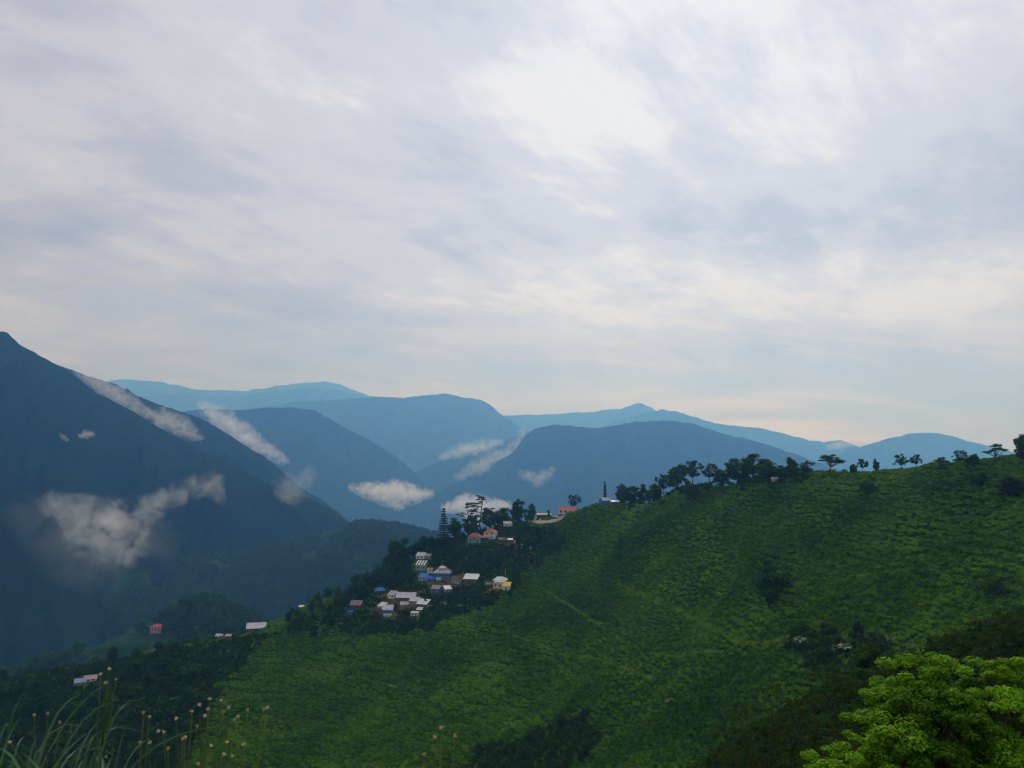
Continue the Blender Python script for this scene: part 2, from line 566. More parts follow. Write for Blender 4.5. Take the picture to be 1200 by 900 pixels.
MT['m6b'] = mountain('mountain', [(660, 520), (720, 494), (750, 485), (775, 480), (792, 482), (812, 488), (840, 497), (862, 499), (886, 501), (905, 505), (925, 510), (945, 515), (962, 518), (985, 516), (1000, 521), (1030, 535), (1100, 560)], 11900, 11900,
         'blue ridge stepping down to the right below the pointed peak', M_FARWOOD, wl=1100, seed=14)
MT['m7'] = mountain('mountain', [(920, 560), (965, 541), (995, 528), (1030, 517), (1065, 508), (1080, 507), (1100, 508), (1125, 514), (1155, 522), (1200, 533), (1300, 556), (1400, 580)], 10500, 11000,
         'rounded blue mountain behind the skyline trees on the right', M_FARWOOD, wl=900, seed=17)
MT['m3'] = mountain('mountain', [(120, 500), (200, 484), (240, 479), (286, 481), (319, 477), (345, 478), (370, 481), (391, 493), (415, 507), (439, 520), (460, 532), (481, 549), (500, 570), (530, 610)], 6400, 6800,
         'blue ridge falling to the right behind the bright cloud streak', M_FARWOOD, wl=800, seed=21)
MT['m4b'] = mountain('mountain', [(400, 620), (440, 578), (469, 561), (508, 543), (544, 531), (580, 522), (610, 510), (640, 503), (700, 510), (800, 540)], 7600, 7600,
         'hazy shoulder behind the broad mountain, with cloud lying along it', M_FARWOOD, wl=700, seed=24)
MT['m4'] = mountain('mountain', [(455, 640), (500, 590), (517, 576), (535, 565), (568, 547), (601, 531), (614, 512), (628, 502), (650, 497), (670, 499), (700, 502), (725, 498), (745, 494), (785, 493), (815, 497), (850, 509), (880, 515), (925, 530), (960, 542), (1010, 562), (1100, 600)], 6200, 6200,
         'broad blue mountain behind the village and the road', M_FARWOOD, wl=620, seed=27)
MT['m2'] = mountain('mountain', [(0, 400), (60, 425), (99, 439), (136, 451), (165, 467), (202, 479), (235, 490), (257, 503), (282, 519), (308, 534), (330, 552), (352, 571), (381, 588), (420, 620), (470, 670)], 3300, 3100,
         'dark blue ridge just behind the tall mountain slope', M_FARWOOD, wl=520, seed=33)
MT['m1'] = mountain('mountain', [(-420, 300), (-200, 340), (-60, 375), (-10, 388), (8, 389), (22, 403), (48, 417), (88, 440), (110, 459), (147, 477), (183, 499), (220, 521), (257, 538), (293, 556), (330, 574), (367, 586), (389, 597), (411, 615), (440, 650), (480, 700)], 2450, 2350,
         'tall dark blue mountain slope at the left edge', M_FARWOOD, wl=430, seed=41, nu=400, nv=130, spur=.13)
MT['g'] = mountain('hill', [(-300, 676), (-150, 664), (0, 654), (100, 652), (180, 651), (250, 649), (293, 647), (330, 637), (367, 628), (396, 619), (422, 614), (445, 614), (480, 620), (530, 632), (620, 670)], 1750, 2000,
         'dark teal wooded hill in the valley below the tall mountain', M_NEARWOOD, wl=260, seed=47, slope=.5, nu=420, nv=150)
MT['k'] = mountain('hill', [(-160, 812), (-60, 800), (20, 790), (80, 768), (120, 755), (160, 741), (185, 727), (205, 712), (228, 704), (250, 706), (275, 714), (300, 727), (330, 748), (380, 790), (460, 850)], 980, 1020,
         'small hazy wooded knoll behind the lower end of the village spur', M_NEARWOOD, wl=130, seed=52, slope=.55, nu=300, nv=120, jag=.5)


# ------------------------------------------------------------------ foliage meshes
def leaves(C, Nrm, size, aspect=.6, fold=.25, g=rng):
    """one folded diamond per centre; returns verts (n*4,3), quads"""
    n = len(C)
    Nrm = Nrm / (np.linalg.norm(Nrm, axis=1, keepdims=True) + 1e-9)
    r = g.normal(size=(n, 3))
    T = np.cross(Nrm, r)
    T /= np.linalg.norm(T, axis=1, keepdims=True) + 1e-9
    B = np.cross(Nrm, T)
    s = np.broadcast_to(np.asarray(size, float).reshape(-1, 1), (n, 1))
    a, b = C - T * s * .5, C + T * s * .5
    l, q = C + B * s * aspect * .5 - Nrm * s * fold * .3, C - B * s * aspect * .5 - Nrm * s * fold * .3
    V = np.stack([a, l, b, q], 1).reshape(-1, 3)
    return V, np.arange(n * 4).reshape(n, 4)


def clump_leaves(clumps, size, g, up=.35, aspect=.65):
    """clumps: (centre, radii, count). leaf faces spread through each clump, tint per leaf with a clump part"""
    Cs, Ns, Ts, Ss = [], [], [], []
    for c, rr, n in clumps:
        d = g.normal(size=(n, 3))
        d /= np.linalg.norm(d, axis=1, keepdims=True)
        rad = g.random((n, 1)) ** .45
        rr = np.array(rr)
        Cs.append(np.array(c) + d * rad * rr)
        nn = d / rr * rr.mean() + g.normal(scale=.45, size=(n, 3))
        nn[:, 2] += up
        Ns.append(nn)
        Ts.append(np.clip(g.normal(.5, .2) * .55 + g.random(n) * .45, 0, 1))
        Ss.append(size * g.uniform(.65, 1.35, n))
    V, F = leaves(np.concatenate(Cs), np.concatenate(Ns), np.concatenate(Ss), aspect, g=g)
    return V, F, np.concatenate(Ts)


def limb_pts(a, b, g, sag=.12, n=4):
    a, b = np.array(a, float), np.array(b, float)
    L = np.linalg.norm(b - a)
    out = []
    for i in range(n + 1):
        s = i / n
        p = a + (b - a) * s
        p = p + np.array([0, 0, math.sin(s * math.pi) * sag * L]) + g.normal(scale=.025 * L, size=3) * math.sin(s * math.pi)
        out.append(p)
    return out


def make_tree(kind, seed):
    """trunk and crown meshes, 10 m tall, base at the origin"""
    g = np.random.default_rng(seed)
    mb, cl = MB(), []
    lean = g.normal(scale=.35, size=2)
    size, up, bark, mat = .62, .35, M_BARK, M_DARK
    if kind in ('round', 'tall'):
        rx, rz, zc = (3.7, 4.2, 5.6) if kind == 'round' else (2.1, 4.3, 5.6)
        top = (lean[0], lean[1], zc + .5)
        mb.tube(limb_pts((0, 0, -.6), top, g, 0, 5), [.34, .28, .24, .2, .15, .08])
        for i in range(40):
            d = g.normal(size=3)
            d /= np.linalg.norm(d)
            r = g.uniform(.5, 1.0) * (1 + .22 * math.sin(3 * math.atan2(d[1], d[0]) + seed))
            c = np.array([lean[0] + d[0] * rx * r, lean[1] + d[1] * rx * r, zc + d[2] * rz * r])
            if c[2] < 1.1:
                continue
            cr = g.uniform(.75, 1.5)
            cl.append((c, (cr, cr, cr * .75), int(75 * cr * cr)))
            if i % 2 == 0:
                s = g.uniform(.35, .8)
                mb.tube(limb_pts((lean[0] * s, lean[1] * s, zc * s), c, g), [.11, .09, .07, .05, .03], 5)
        mat = M_DARK if seed % 2 else M_MID
    elif kind == 'umbrella':
        fork = np.array([lean[0], lean[1], 4.2])
        mb.tube(limb_pts((0, 0, -.6), fork, g, 0, 4), [.26, .22, .2, .18, .16])
        for i in range(17):
            an = i * 2.4 + g.uniform(-.3, .3)
            r = g.uniform(.6, 4.9)
            z = 9.6 - .12 * r * r * .6 - g.choice([0, 0, 1.3, 2.4])
            c = fork + np.array([math.cos(an) * r, math.sin(an) * r, z - 4.2])
            cr = g.uniform(1.1, 1.8)
            c[2] += g.normal(scale=.45)
            cl.append((c, (cr, cr * g.uniform(.7, 1.1), g.uniform(.4, .85)), int(105 * cr)))
            mb.tube(limb_pts(fork, c, g, -.08), [.14, .11, .08, .06, .03], 5)
        size, up = .5, .9
    elif kind == 'airy':
        fork = np.array([lean[0], lean[1], 3.6])
        mb.tube(limb_pts((0, 0, -.6), fork, g, 0, 4), [.24, .2, .18, .16, .14])
        for i in range(38):
            an = i * 2.4 + g.uniform(-.4, .4)
            r = g.uniform(.6, 3.6)
            c = fork + np.array([math.cos(an) * r, math.sin(an) * r, g.uniform(.2, 6.0) * (1 - r * .07)])
            cr = g.uniform(.35, 1.05)
            cl.append((c, (cr, cr, cr * .85), int(62 * cr + 10)))
            mb.tube(limb_pts(fork, c, g, -.05), [.12, .09, .07, .05, .03], 5)
        size = .46
    elif kind == 'pine':
        mb.tube(limb_pts((0, 0, -.6), (lean[0], lean[1], 9.6), g, 0, 6), [.25, .23, .2, .17, .13, .09, .04])
        z = 3.4
        while z < 9.7:
            for j in range(g.integers(2, 5)):
                an = g.uniform(0, 6.3)
                L = (1.2 + 1.6 * math.sin(min(1, (z - 2.6) / 6.5) * 2.6)) * g.uniform(.6, 1.25)
                b = np.array([lean[0] * z / 9.6, lean[1] * z / 9.6, z])
                c = b + np.array([math.cos(an) * L, math.sin(an) * L, g.uniform(-.1, .5)])
                cl.append((c, (g.uniform(.6, 1.0), g.uniform(.6, 1.0), .26), 46))
                mb.tube(limb_pts(b, c, g, .05), [.07, .06, .05, .04, .02], 4)
            z += g.uniform(.55, 1.0)
        cl.append(((lean[0], lean[1], 9.6), (.7, .7, .4), 40))
        size, up = .42, .6
    elif kind == 'conifer':
        mb.tube(limb_pts((0, 0, -.6), (lean[0] * .5, lean[1] * .5, 9.9), g, 0, 5), [.26, .22, .17, .12, .07, .02])
        z = 1.2
        while z < 9.9:
            L = 2.7 * (1 - z / 10.4) + .2
            for j in range(6):
                an = g.uniform(0, 6.3)
                LL = L * g.uniform(.6, 1.15)
                b = np.array([lean[0] * z / 20, lean[1] * z / 20, z])
                c = b + np.array([math.cos(an) * LL, math.sin(an) * LL, -.22 * LL])
                cl.append(((b + c) / 2 + (c - b) * .15, (LL * .45 + .15, LL * .45 + .15, .22), int(22 + 16 * LL)))
                mb.tube(limb_pts(b, c, g, .05, 2), [.05, .04, .02], 4)
            z += .62
        size, up = .42, .5
    elif kind == 'cypress':
        mb.tube([(0, 0, -.6), (0, 0, 5), (0, 0, 9.8)], [.14, .1, .03])
        for i in range(22):
            z = .5 + i * .43
            r = .62 * math.sin(min(1, (10.4 - z) / 9) * 1.7) + .1
            cl.append(((g.normal(scale=.1), g.normal(scale=.1), z), (r, r, .5), 60))
        size, up = .38, .1
    elif kind == 'bush':
        for i in range(5):
            an = i * 1.3
            mb.tube(limb_pts((0, 0, -.5), (math.cos(an) * 2.5, math.sin(an) * 2.5, 5), g, -.05), [.22, .18, .14, .1, .06], 5)
        for i in range(38):
            d = g.normal(size=3)
            d /= np.linalg.norm(d)
            r = g.uniform(.35, 1.0) * (1 + .2 * math.sin(2 * math.atan2(d[1], d[0]) + seed))
            c = np.array([d[0] * 5.0 * r, d[1] * 5.0 * r, 3.9 + d[2] * 5.1 * r])
            if c[2] < -.2:
                continue
            cr = g.uniform(1.1, 2.0)
            cl.append((c, (cr, cr, cr * .75), int(34 * cr * cr)))
        size = 1.0
        mat = [M_DARK, M_MID, M_OLIVE][seed % 3]
    Vv, F, T = clump_leaves(cl, size, g, up)
    top = Vv[:, 2].max()
    Vv[:, 2] *= 10 / top
    for i, v in enumerate(mb.v):
        mb.v[i] = (v[0], v[1], v[2] * 10 / top)
    return mb.mesh(kind + '_trunk', bark, True), mesh_np(kind + '_crown', Vv, F, T, mat)


TREES = {}
for kind, seeds in (('round', (1, 2, 3, 4, 5, 6)), ('tall', (7, 8, 9, 10)), ('umbrella', (11, 12, 13)), ('airy', (14, 15, 16, 17)), ('pine', (18, 19, 20)),
                    ('conifer', (21, 22)), ('cypress', (23,)), ('bush', (24, 25, 26, 27, 28, 30))):
    TREES[kind] = [make_tree(kind, s) for s in seeds]


def put_tree(name, kind, loc, h, label, cat='tree', group=None, wide=1.0, var=None, rz=None, lean=0.0):
    tr, cr = TREES[kind][rnd.randrange(len(TREES[kind])) if var is None else var]
    e = link(name, None, loc=loc, rz=rnd.uniform(0, 6.28) if rz is None else rz, scale=(h / 10 * wide, h / 10 * wide, h / 10))
    if lean:
        e.rotation_euler = (0, lean, 0)
    e.empty_display_size = .1
    link('trunk' if kind != 'bush' else 'stems', tr, e)
    link('crown', cr, e)
    tag(e, label, cat, group)
    return e


# ------------------------------------------------------------------ stuff scattered with geometry nodes
def scatter(name, pts, scl, rot, meshes, label, sz=None, kind='stuff'):
    coll = bpy.data.collections.new(name + '_pieces')
    for i, me in enumerate(meshes):
        oo = bpy.data.objects.new('%s_piece_%d' % (name, i), me)
        coll.objects.link(oo)
    pm = bpy.data.meshes.new(name)
    n = len(pts)
    pm.vertices.add(n)
    pm.vertices.foreach_set('co', np.asarray(pts, np.float32).ravel())
    s3 = np.repeat(np.asarray(scl, np.float32)[:, None], 3, 1)
    if sz is not None:
        s3[:, 2] *= sz
    a = pm.attributes.new('sc', 'FLOAT_VECTOR', 'POINT')
    a.data.foreach_set('vector', s3.ravel())
    r3 = np.zeros((n, 3), np.float32)
    r3[:, 2] = rot
    a = pm.attributes.new('ro', 'FLOAT_VECTOR', 'POINT')
    a.data.foreach_set('vector', r3.ravel())
    a = pm.attributes.new('vi', 'INT', 'POINT')
    a.data.foreach_set('value', rng.integers(0, len(meshes), n).astype(np.int32))
    o = link(name, pm)
    ng = bpy.data.node_groups.new(name, 'GeometryNodeTree')
    ng.interface.new_socket('Geometry', in_out='INPUT', socket_type='NodeSocketGeometry')
    ng.interface.new_socket('Geometry', in_out='OUTPUT', socket_type='NodeSocketGeometry')
    q = ng.nodes
    gi, go = q.new('NodeGroupInput'), q.new('NodeGroupOutput')
    ci = q.new('GeometryNodeCollectionInfo')
    ci.inputs['Collection'].default_value = coll
    ci.inputs['Separate Children'].default_value = True
    ci.inputs['Reset Children'].default_value = True
    ip = q.new('GeometryNodeInstanceOnPoints')
    ip.inputs['Pick Instance'].default_value = True

    def attr(nm, ty):
        nd = q.new('GeometryNodeInputNamedAttribute')
        nd.data_type = ty
        nd.inputs[0].default_value = nm
        return nd.outputs[0]
    ln = ng.links.new
    ln(gi.outputs[0], ip.inputs['Points'])
    ln(ci.outputs[0], ip.inputs['Instance'])
    ln(attr('vi', 'INT'), ip.inputs['Instance Index'])
    ln(attr('ro', 'FLOAT_VECTOR'), ip.inputs['Rotation'])
    ln(attr('sc', 'FLOAT_VECTOR'), ip.inputs['Scale'])
    ln(ip.outputs[0], go.inputs[0])
    md = o.modifiers.new('scatter', 'NODES')
    md.node_group = ng
    tag(o, label, kind=kind)
    return o


def in_poly(px, py, poly):
    px, py = np.asarray(px, float), np.asarray(py, float)
    ins = np.zeros(px.shape, bool)
    for (x0, y0), (x1, y1) in zip(poly, poly[1:] + poly[:1]):
        c = ((y0 > py) != (y1 > py)) & (px < (x1 - x0) * (py - y0) / (y1 - y0 + 1e-12) + x0)
        ins ^= c
    return ins


def proj_np(p):
    f = p[:, 1] * math.cos(PITCH) + p[:, 2] * math.sin(PITCH)
    u = -p[:, 1] * math.sin(PITCH) + p[:, 2] * math.cos(PITCH)
    return 600 + FPX * p[:, 0] / f, 450 - FPX * u / f


# ------------------------------------------------------------------ paths and the road on the hill
def ribbon(name, pix, width, mat, label, lift=.25, step=3.0, wob=.0, seed=0):
    pts = [hit(*q) for q in pix]
    line = []
    for a, b in zip(pts[:-1], pts[1:]):
        n = max(2, int(np.linalg.norm(b - a) / step))
        line += [a + (b - a) * i / n for i in range(n)]
    line.append(pts[-1])
    line = np.array(line)
    ker = np.hanning(7)
    ker /= ker.sum()
    for k in (0, 1):
        line[:, k] = np.convolve(np.pad(line[:, k], 3, mode='edge'), ker, 'valid')
    tg = np.gradient(line[:, :2], axis=0)
    tg /= np.linalg.norm(tg, axis=1, keepdims=True) + 1e-9
    nr = np.c_[-tg[:, 1], tg[:, 0]]
    ww = width * (1 + wob * fbm(np.arange(len(line)) * .35, np.arange(len(line)) * 0, seed, 3))
    rows = []
    for s in (-1, -.5, 0, .5, 1):
        q = line[:, :2] + nr * (ww * s / 2)[:, None]
        rows.append(np.c_[q, H(q[:, 0], q[:, 1]) + lift])
    V = np.stack(rows, 0).reshape(-1, 3)
    o = link(name, mesh_np(name, V, grid_faces(len(line), 5), mat=mat, smooth=True))
    tag(o, label, kind='structure')
    return line


PATHS = [
    ribbon('path', [(722, 684), (745, 694), (775, 707), (810, 722), (840, 738), (868, 751), (890, 756)], 2.3, M_PATHGRASS, 'widest bright grassy path slanting down through the tea', wob=.8, seed=1),
    ribbon('path', [(890, 756), (925, 748), (962, 738)], 1.9, M_PATHGRASS, 'short grassy path rising to the gully with banana plants', wob=.8, seed=2),
    ribbon('path', [(636, 688), (655, 704), (680, 718), (706, 732)], 1.7, M_PATHGRASS, 'short grassy path in the tea below the dusty road', wob=.9, seed=3),
    ribbon('path', [(600, 745), (640, 758), (690, 770), (740, 785), (772, 797)], 1.9, M_PATHGRASS, 'grassy path crossing the tea in the middle of the slope', wob=.9, seed=4),
    ribbon('path', [(575, 735), (600, 745), (628, 732), (640, 718)], 1.5, M_PATHGRASS, 'small forked grassy path beside the bright bushes', wob=.9, seed=5),
    ribbon('path', [(760, 765), (800, 768), (850, 764)], 1.5, M_PATHGRASS, 'faint grassy path joining the widest path from below', wob=.9, seed=6),
    ribbon('path', [(405, 793), (430, 796), (470, 806)], 1.6, M_PATHGRASS, 'faint grassy path low on the darker slope', wob=.9, seed=7),
]
ROAD = ribbon('road', [(622, 611), (632, 612.5), (645, 611.5), (656, 610), (659, 608), (652, 603), (648, 599), (650, 596.5)], 4.6, M_ROAD, 'pale dusty road bending up past the pink-roofed house', lift=.6)
PATHS.append(ROAD)

# ------------------------------------------------------------------ tea bushes
def make_tea(seed):
    g = np.random.default_rng(seed)
    n = 150
    an, u = g.uniform(0, 6.283, n), g.random(n)
    th = np.arccos(1 - u * .98)
    d = np.c_[np.sin(th) * np.cos(an), np.sin(th) * np.sin(an), np.cos(th)]
    rad = g.uniform(.75, 1.08, (n, 1)) * (1 + .15 * np.sin(3 * an + seed))[:, None]
    C = d * rad * np.array([.78, .78, .62]) + np.array([0, 0, .28])
    nn = d + g.normal(scale=.4, size=(n, 3)) + np.array([0, 0, .3])
    V, F = leaves(C, nn, g.uniform(.22, .42, n), .62, g=g)
    T = np.clip(g.random(n), 0, 1)
    return mesh_np('tea_bush', V, F, T, M_TEA)


TEA = [make_tea(100 + i) for i in range(5)]
THICK_A = [(396, 735), (402, 700), (440, 655), (500, 630), (520, 600), (600, 592), (625, 618), (650, 616), (668, 640), (640, 660), (618, 668), (606, 690), (588, 706), (560, 712), (525, 728), (470, 745), (430, 745)]
THICK_B = [(-40, 800), (100, 780), (200, 760), (285, 745), (335, 738), (300, 762), (262, 800), (240, 850), (200, 940), (-40, 940)]
THICK_C = [(925, 760), (935, 738), (965, 732), (1000, 740), (1040, 750), (1060, 780), (1020, 800), (960, 795)]
THICK_D = [(545, 905), (560, 875), (610, 868), (650, 845), (690, 838), (705, 860), (690, 890), (650, 910)]
SHED_YARDS = [(700, 570), (735, 570), (735, 596), (700, 596)]

sp = 1.62
bx, by = np.meshgrid(np.arange(-330, 330, sp), np.arange(110, 600, sp))
bx = (bx + rng.uniform(-.42, .42, bx.shape) * sp).ravel()
by = (by + rng.uniform(-.42, .42, by.shape) * sp).ravel()
bp = np.c_[bx, by, H(bx, by)]
u, v = proj_np(bp)
keep = (u > -30) & (u < 1230) & (v > 500) & (v < 930)
bp, u, v = bp[keep], u[keep], v[keep]
# facing the camera or just over the crest
e = 2.0
gxs, gys = (H(bp[:, 0] + e, bp[:, 1]) - H(bp[:, 0] - e, bp[:, 1])) / (2 * e), (H(bp[:, 0], bp[:, 1] + e) - H(bp[:, 0], bp[:, 1] - e)) / (2 * e)
face = (-gxs * -bp[:, 0] - gys * -bp[:, 1] - bp[:, 2]) / np.linalg.norm(bp, axis=1)
ju = 11 * fbm(bp[:, 0] / 14, bp[:, 1] / 14, 201, 3)
jv = 8 * fbm(bp[:, 0] / 14, bp[:, 1] / 14, 207, 3)
u0, v0 = u, v
u, v = u + ju, v + jv
keep = (face > -.06) & ~in_poly(u, v, THICK_A) & ~in_poly(u, v, THICK_B) & ~in_poly(u, v, THICK_C) & ~in_poly(u, v, THICK_D)
u, v = u0, v0
# not on the near bank
keep &= ~((seg_ridge(bp[:, 0], bp[:, 1], sh, .45) > bp[:, 2] - 3) & (bp[:, 1] < 135))
for ln_ in PATHS:
    dmin = np.full(len(bp), 1e9)
    for q in ln_[::1]:
        dmin = np.minimum(dmin, np.hypot(bp[:, 0] - q[0], bp[:, 1] - q[1]))
    keep &= dmin > np.where(rng.random(len(bp)) < .22, .6, rng.uniform(.7, 1.7, len(bp))) if ln_ is not ROAD else dmin > 4.2
# picking lanes along the contour and bare patches
lane = (bp[:, 2] / 2.5 + .35 * fbm(bp[:, 0] / 30, bp[:, 1] / 30, 77, 2)) % 1.0
keep &= ~((lane < .24) & (rng.random(len(bp)) < .85))
patch = fbm(bp[:, 0] / 26, bp[:, 1] / 26, 61, 4)
keep &= rng.random(len(bp)) > np.clip((patch - .3) * 1.2, 0, .4)
bp, u, v = bp[keep], u[keep], v[keep]
size = rng.uniform(.95, 1.65, len(bp)) * (1 + .12 * fbm(bp[:, 0] / 18, bp[:, 1] / 18, 5, 3))
rot = rng.uniform(0, 6.28, len(bp))
bp[:, 2] -= .1
vis = (u > 4) & (u < 1196) & (v > 600) & (v < 893)
order = np.argsort(np.where(vis, np.linalg.norm(bp, axis=1), 1e9))[:300]
single = np.zeros(len(bp), bool)
single[order] = True
print('tea bushes', len(bp))
for i in order:
    o = link('tea_bush', TEA[i % 5], loc=bp[i], rz=rot[i], scale=size[i])
    tag(o, 'low dark green tea bush among the nearest rows at the foot of the slope', 'bush', 'nearest tea bushes')
scatter('tea_bushes', bp[~single], size[~single], rot[~single], TEA, 'dark green tea bushes covering the whole hillside in ragged rows')


# bare earth yards between the houses
def yard(px, py, wpx, hpx, label):
    n_r, n_a = 5, 22
    V, F = [], []
    c = hit(px, py)
    V.append((c[0], c[1], c[2] + .12))
    for i in range(1, n_r + 1):
        for j in range(n_a):
            an = 2 * math.pi * j / n_a
            rr = i / n_r * (1 + .3 * math.sin(3 * an + px) + .2 * math.sin(5 * an + py))
            q = (c[0] + math.cos(an) * rr * wpx / 2 * c[1] / FPX, c[1] + math.sin(an) * rr * hpx / 2 * c[1] / FPX * 2.4)
            V.append((q[0], q[1], float(H(*q)) + .12))
    F = [(0, 1 + j, 1 + (j + 1) % n_a) for j in range(n_a)]
    for i in range(n_r - 1):
        for j in range(n_a):
            a, b = 1 + i * n_a + j, 1 + i * n_a + (j + 1) % n_a
            F.append((a, a + n_a, b + n_a))
            F.append((a, b + n_a, b))
    tag(link('yard', mesh_np('yard', V, F, mat=M_EARTH, smooth=True)), label, kind='structure')


yard(470, 708, 56, 14, 'brown earth yard between the white roofs of the lower village')
yard(527, 683, 40, 12, 'brown earth yard in the middle of the upper village')
yard(578, 692, 26, 6, 'brown earth yard around the cream house')
yard(602, 639, 46, 7, 'brown earth cut right of the orange-roofed houses')
yard(455, 699, 30, 6, 'brown earth strip below the blue domed hut')

# ------------------------------------------------------------------ houses
HM = {}


def hm(name, col, rough=.7, var=.2, scale=1.2, spec=.4):
    """weathered paint or sheet metal: base colour, blotches and rusty or grimy streaks running down"""
    if name in HM:
        return HM[name]
    m, t = new_mat(name)
    co = t.n('ShaderNodeTexCoord').outputs['Object']
    blot = t.noise(co, scale, 5, .65)
    st = t.noise(t.n('ShaderNodeMapping', {'Vector': co, 'Scale': (2.2, .35, .35)}).outputs[0], 1.6, 6, .7)
    f = t.n('ShaderNodeMapRange', {0: blot, 1: .3, 2: .7, 3: 1 - var * 1.4, 4: 1 + var * .4}).outputs[0]
    c = t.n('ShaderNodeVectorMath', {0: col, 3: f}, operation='SCALE').outputs[0]
    k_ = t.n('ShaderNodeMapRange', {0: st, 1: .52, 2: .72, 3: 0.0, 4: .55}).outputs[0]
    c = t.mix(k_, c, (.16, .10, .07))
    b_ = t.n('ShaderNodeBsdfPrincipled', {'Base Color': c, 'Roughness': rough, 'Specular IOR Level': spec})
    t.n('ShaderNodeOutputMaterial', {0: b_})
    HM[name] = m
    return m


WHITE_ROOF = hm('pale_metal_roof', (.72, .72, .74), .5, .22, .7)
GREY_ROOF = hm('grey_metal_roof', (.42, .43, .46), .45, .3, .7)
BLUE_ROOF = hm('blue_roof', (.02, .13, .62), .45, .2, .6)
BLUE_WALL = hm('blue_wall', (.02, .17, .60), .6, .2, .6)
PINK_ROOF = hm('pink_roof', (.55, .16, .14), .6, .2, .6)
RED_ROOF = hm('red_roof', (.42, .09, .045), .6, .25, .6)
RUST_ROOF = hm('rust_roof', (.20, .09, .06), .8, .4, .8)
TAN_ROOF = hm('tan_roof', (.42, .34, .24), .7, .25, .8)
ORANGE_ROOF = hm('orange_roof', (.45, .17, .07), .7, .3, .8)
YELLOW = hm('yellow_sheet', (.70, .48, .02), .6, .15, .7)
CREAM = hm('cream_wall', (.68, .62, .42), .8, .12, .8)
WHITEW = hm('white_wall', (.72, .71, .68), .8, .15, .8)
BLUEGREY = hm('blue_grey_wall', (.30, .38, .44), .8, .2, .8)
TEAL = hm('teal_wall', (.16, .42, .38), .8, .2, .8)
BROWNW = hm('brown_wall', (.12, .075, .05), .85, .35, .8)
DARKW = hm('dark_wall', (.05, .045, .05), .85, .3, .8)
PURPLE = hm('violet_wall', (.10, .08, .20), .85, .3, .8)
MINT = hm('mint_wall', (.30, .55, .38), .8, .2, .8)
STONE = hm('foundation', (.16, .14, .12), .9, .3, .9)
GLASS = hm('window_glass', (.02, .022, .028), .15, .2, 2)
WOOD = hm('door_wood', (.09, .05, .03), .7, .3, 2)
FRAME = hm('window_frame', (.45, .42, .36), .7, .2, 2)


def roof_mesh(kind, w, d, z, rise, over, mat, ribs=True):
    m = MB()
    x0, x1, y0, y1 = -w / 2 - over, w / 2 + over, -d / 2 - over, d / 2 + over
    t = .12
    ov = over * rise / (d / 2)
    if kind == 'gable':
        m.slab((x0, y0, z - ov), (x1, y0, z - ov), (x1, 0, z + rise), (x0, 0, z + rise), t)
        m.slab((x0, 0, z + rise), (x1, 0, z + rise), (x1, y1, z - ov), (x0, y1, z - ov), t)
        m.box(x0, x1, -.15, .15, z + rise - .02, z + rise + .08)
        if ribs:
            n = max(3, int((x1 - x0) / .9))
            for i in range(n + 1):
                xx = x0 + (x1 - x0) * i / n * .985
                m.slab((xx, y0, z - ov + .06), (xx + .1, y0, z - ov + .06), (xx + .1, -.02, z + rise + .06), (xx, -.02, z + rise + .06), .05)
    elif kind == 'shed':
        m.slab((x0, y0, z), (x1, y0, z), (x1, y1, z + rise), (x0, y1, z + rise), t)
        if ribs:
            n = max(3, int((x1 - x0) / .9))
            for i in range(n + 1):
                xx = x0 + (x1 - x0) * i / n * .985
                m.slab((xx, y0, z + .06), (xx + .1, y0, z + .06), (xx + .1, y1, z + rise + .06), (xx, y1, z + rise + .06), .05)
    elif kind == 'hip':
        k = min(w, d) * .42
        if w < d * 1.15:
            k = w * .36
        a, b, c, e = (x0, y0, z - ov * .6), (x1, y0, z - ov * .6), (x1, y1, z - ov * .6), (x0, y1, z - ov * .6)
        r0, r1 = (x0 + k, 0, z + rise), (x1 - k, 0, z + rise)
        m.quad(a, b, r1, r0)
        m.quad(c, e, r0, r1)
        m.quad(b, c, r1)
        m.quad(e, a, r0)
        m.quad(e, c, b, a)
        m.box(x0, x1, y0, y0 + .12, z - ov * .6 - .14, z - ov * .6 - .003)
    elif kind == 'flat':
        m.box(x0, x1, y0, y1, z + .0, z + .22)
    return m.mesh('roof', mat)


def wall_mesh(w, d, h, kind, rise, mat):
    m = MB()
    x0, x1, y0, y1 = -w / 2, w / 2, -d / 2, d / 2
    zf = zb = h - .1
    if kind == 'shed':
        zb = h + rise * .9 - .1
    m.quad((x0, y0, 0), (x1, y0, 0), (x1, y0, zf), (x0, y0, zf))
    m.quad((x1, y1, 0), (x0, y1, 0), (x0, y1, zb), (x1, y1, zb))
    if kind == 'gable':
        m.quad((x1, y0, 0), (x1, y1, 0), (x1, y1, zf), (x1, 0, zf + rise - .05), (x1, y0, zf))
        m.quad((x0, y1, 0), (x0, y0, 0), (x0, y0, zf), (x0, 0, zf + rise - .05), (x0, y1, zf))
    else:
        m.quad((x1, y0, 0), (x1, y1, 0), (x1, y1, zb), (x1, y0, zf))
        m.quad((x0, y1, 0), (x0, y0, 0), (x0, y0, zf), (x0, y1, zb))
    m.quad((x0, y1, 0), (x1, y1, 0), (x1, y0, 0), (x0, y0, 0))
    return m.mesh('wall', mat)


HOUSE_BOX = []          # px rectangles kept clear of trees: (x0, x1, ytop, ybase, distance)


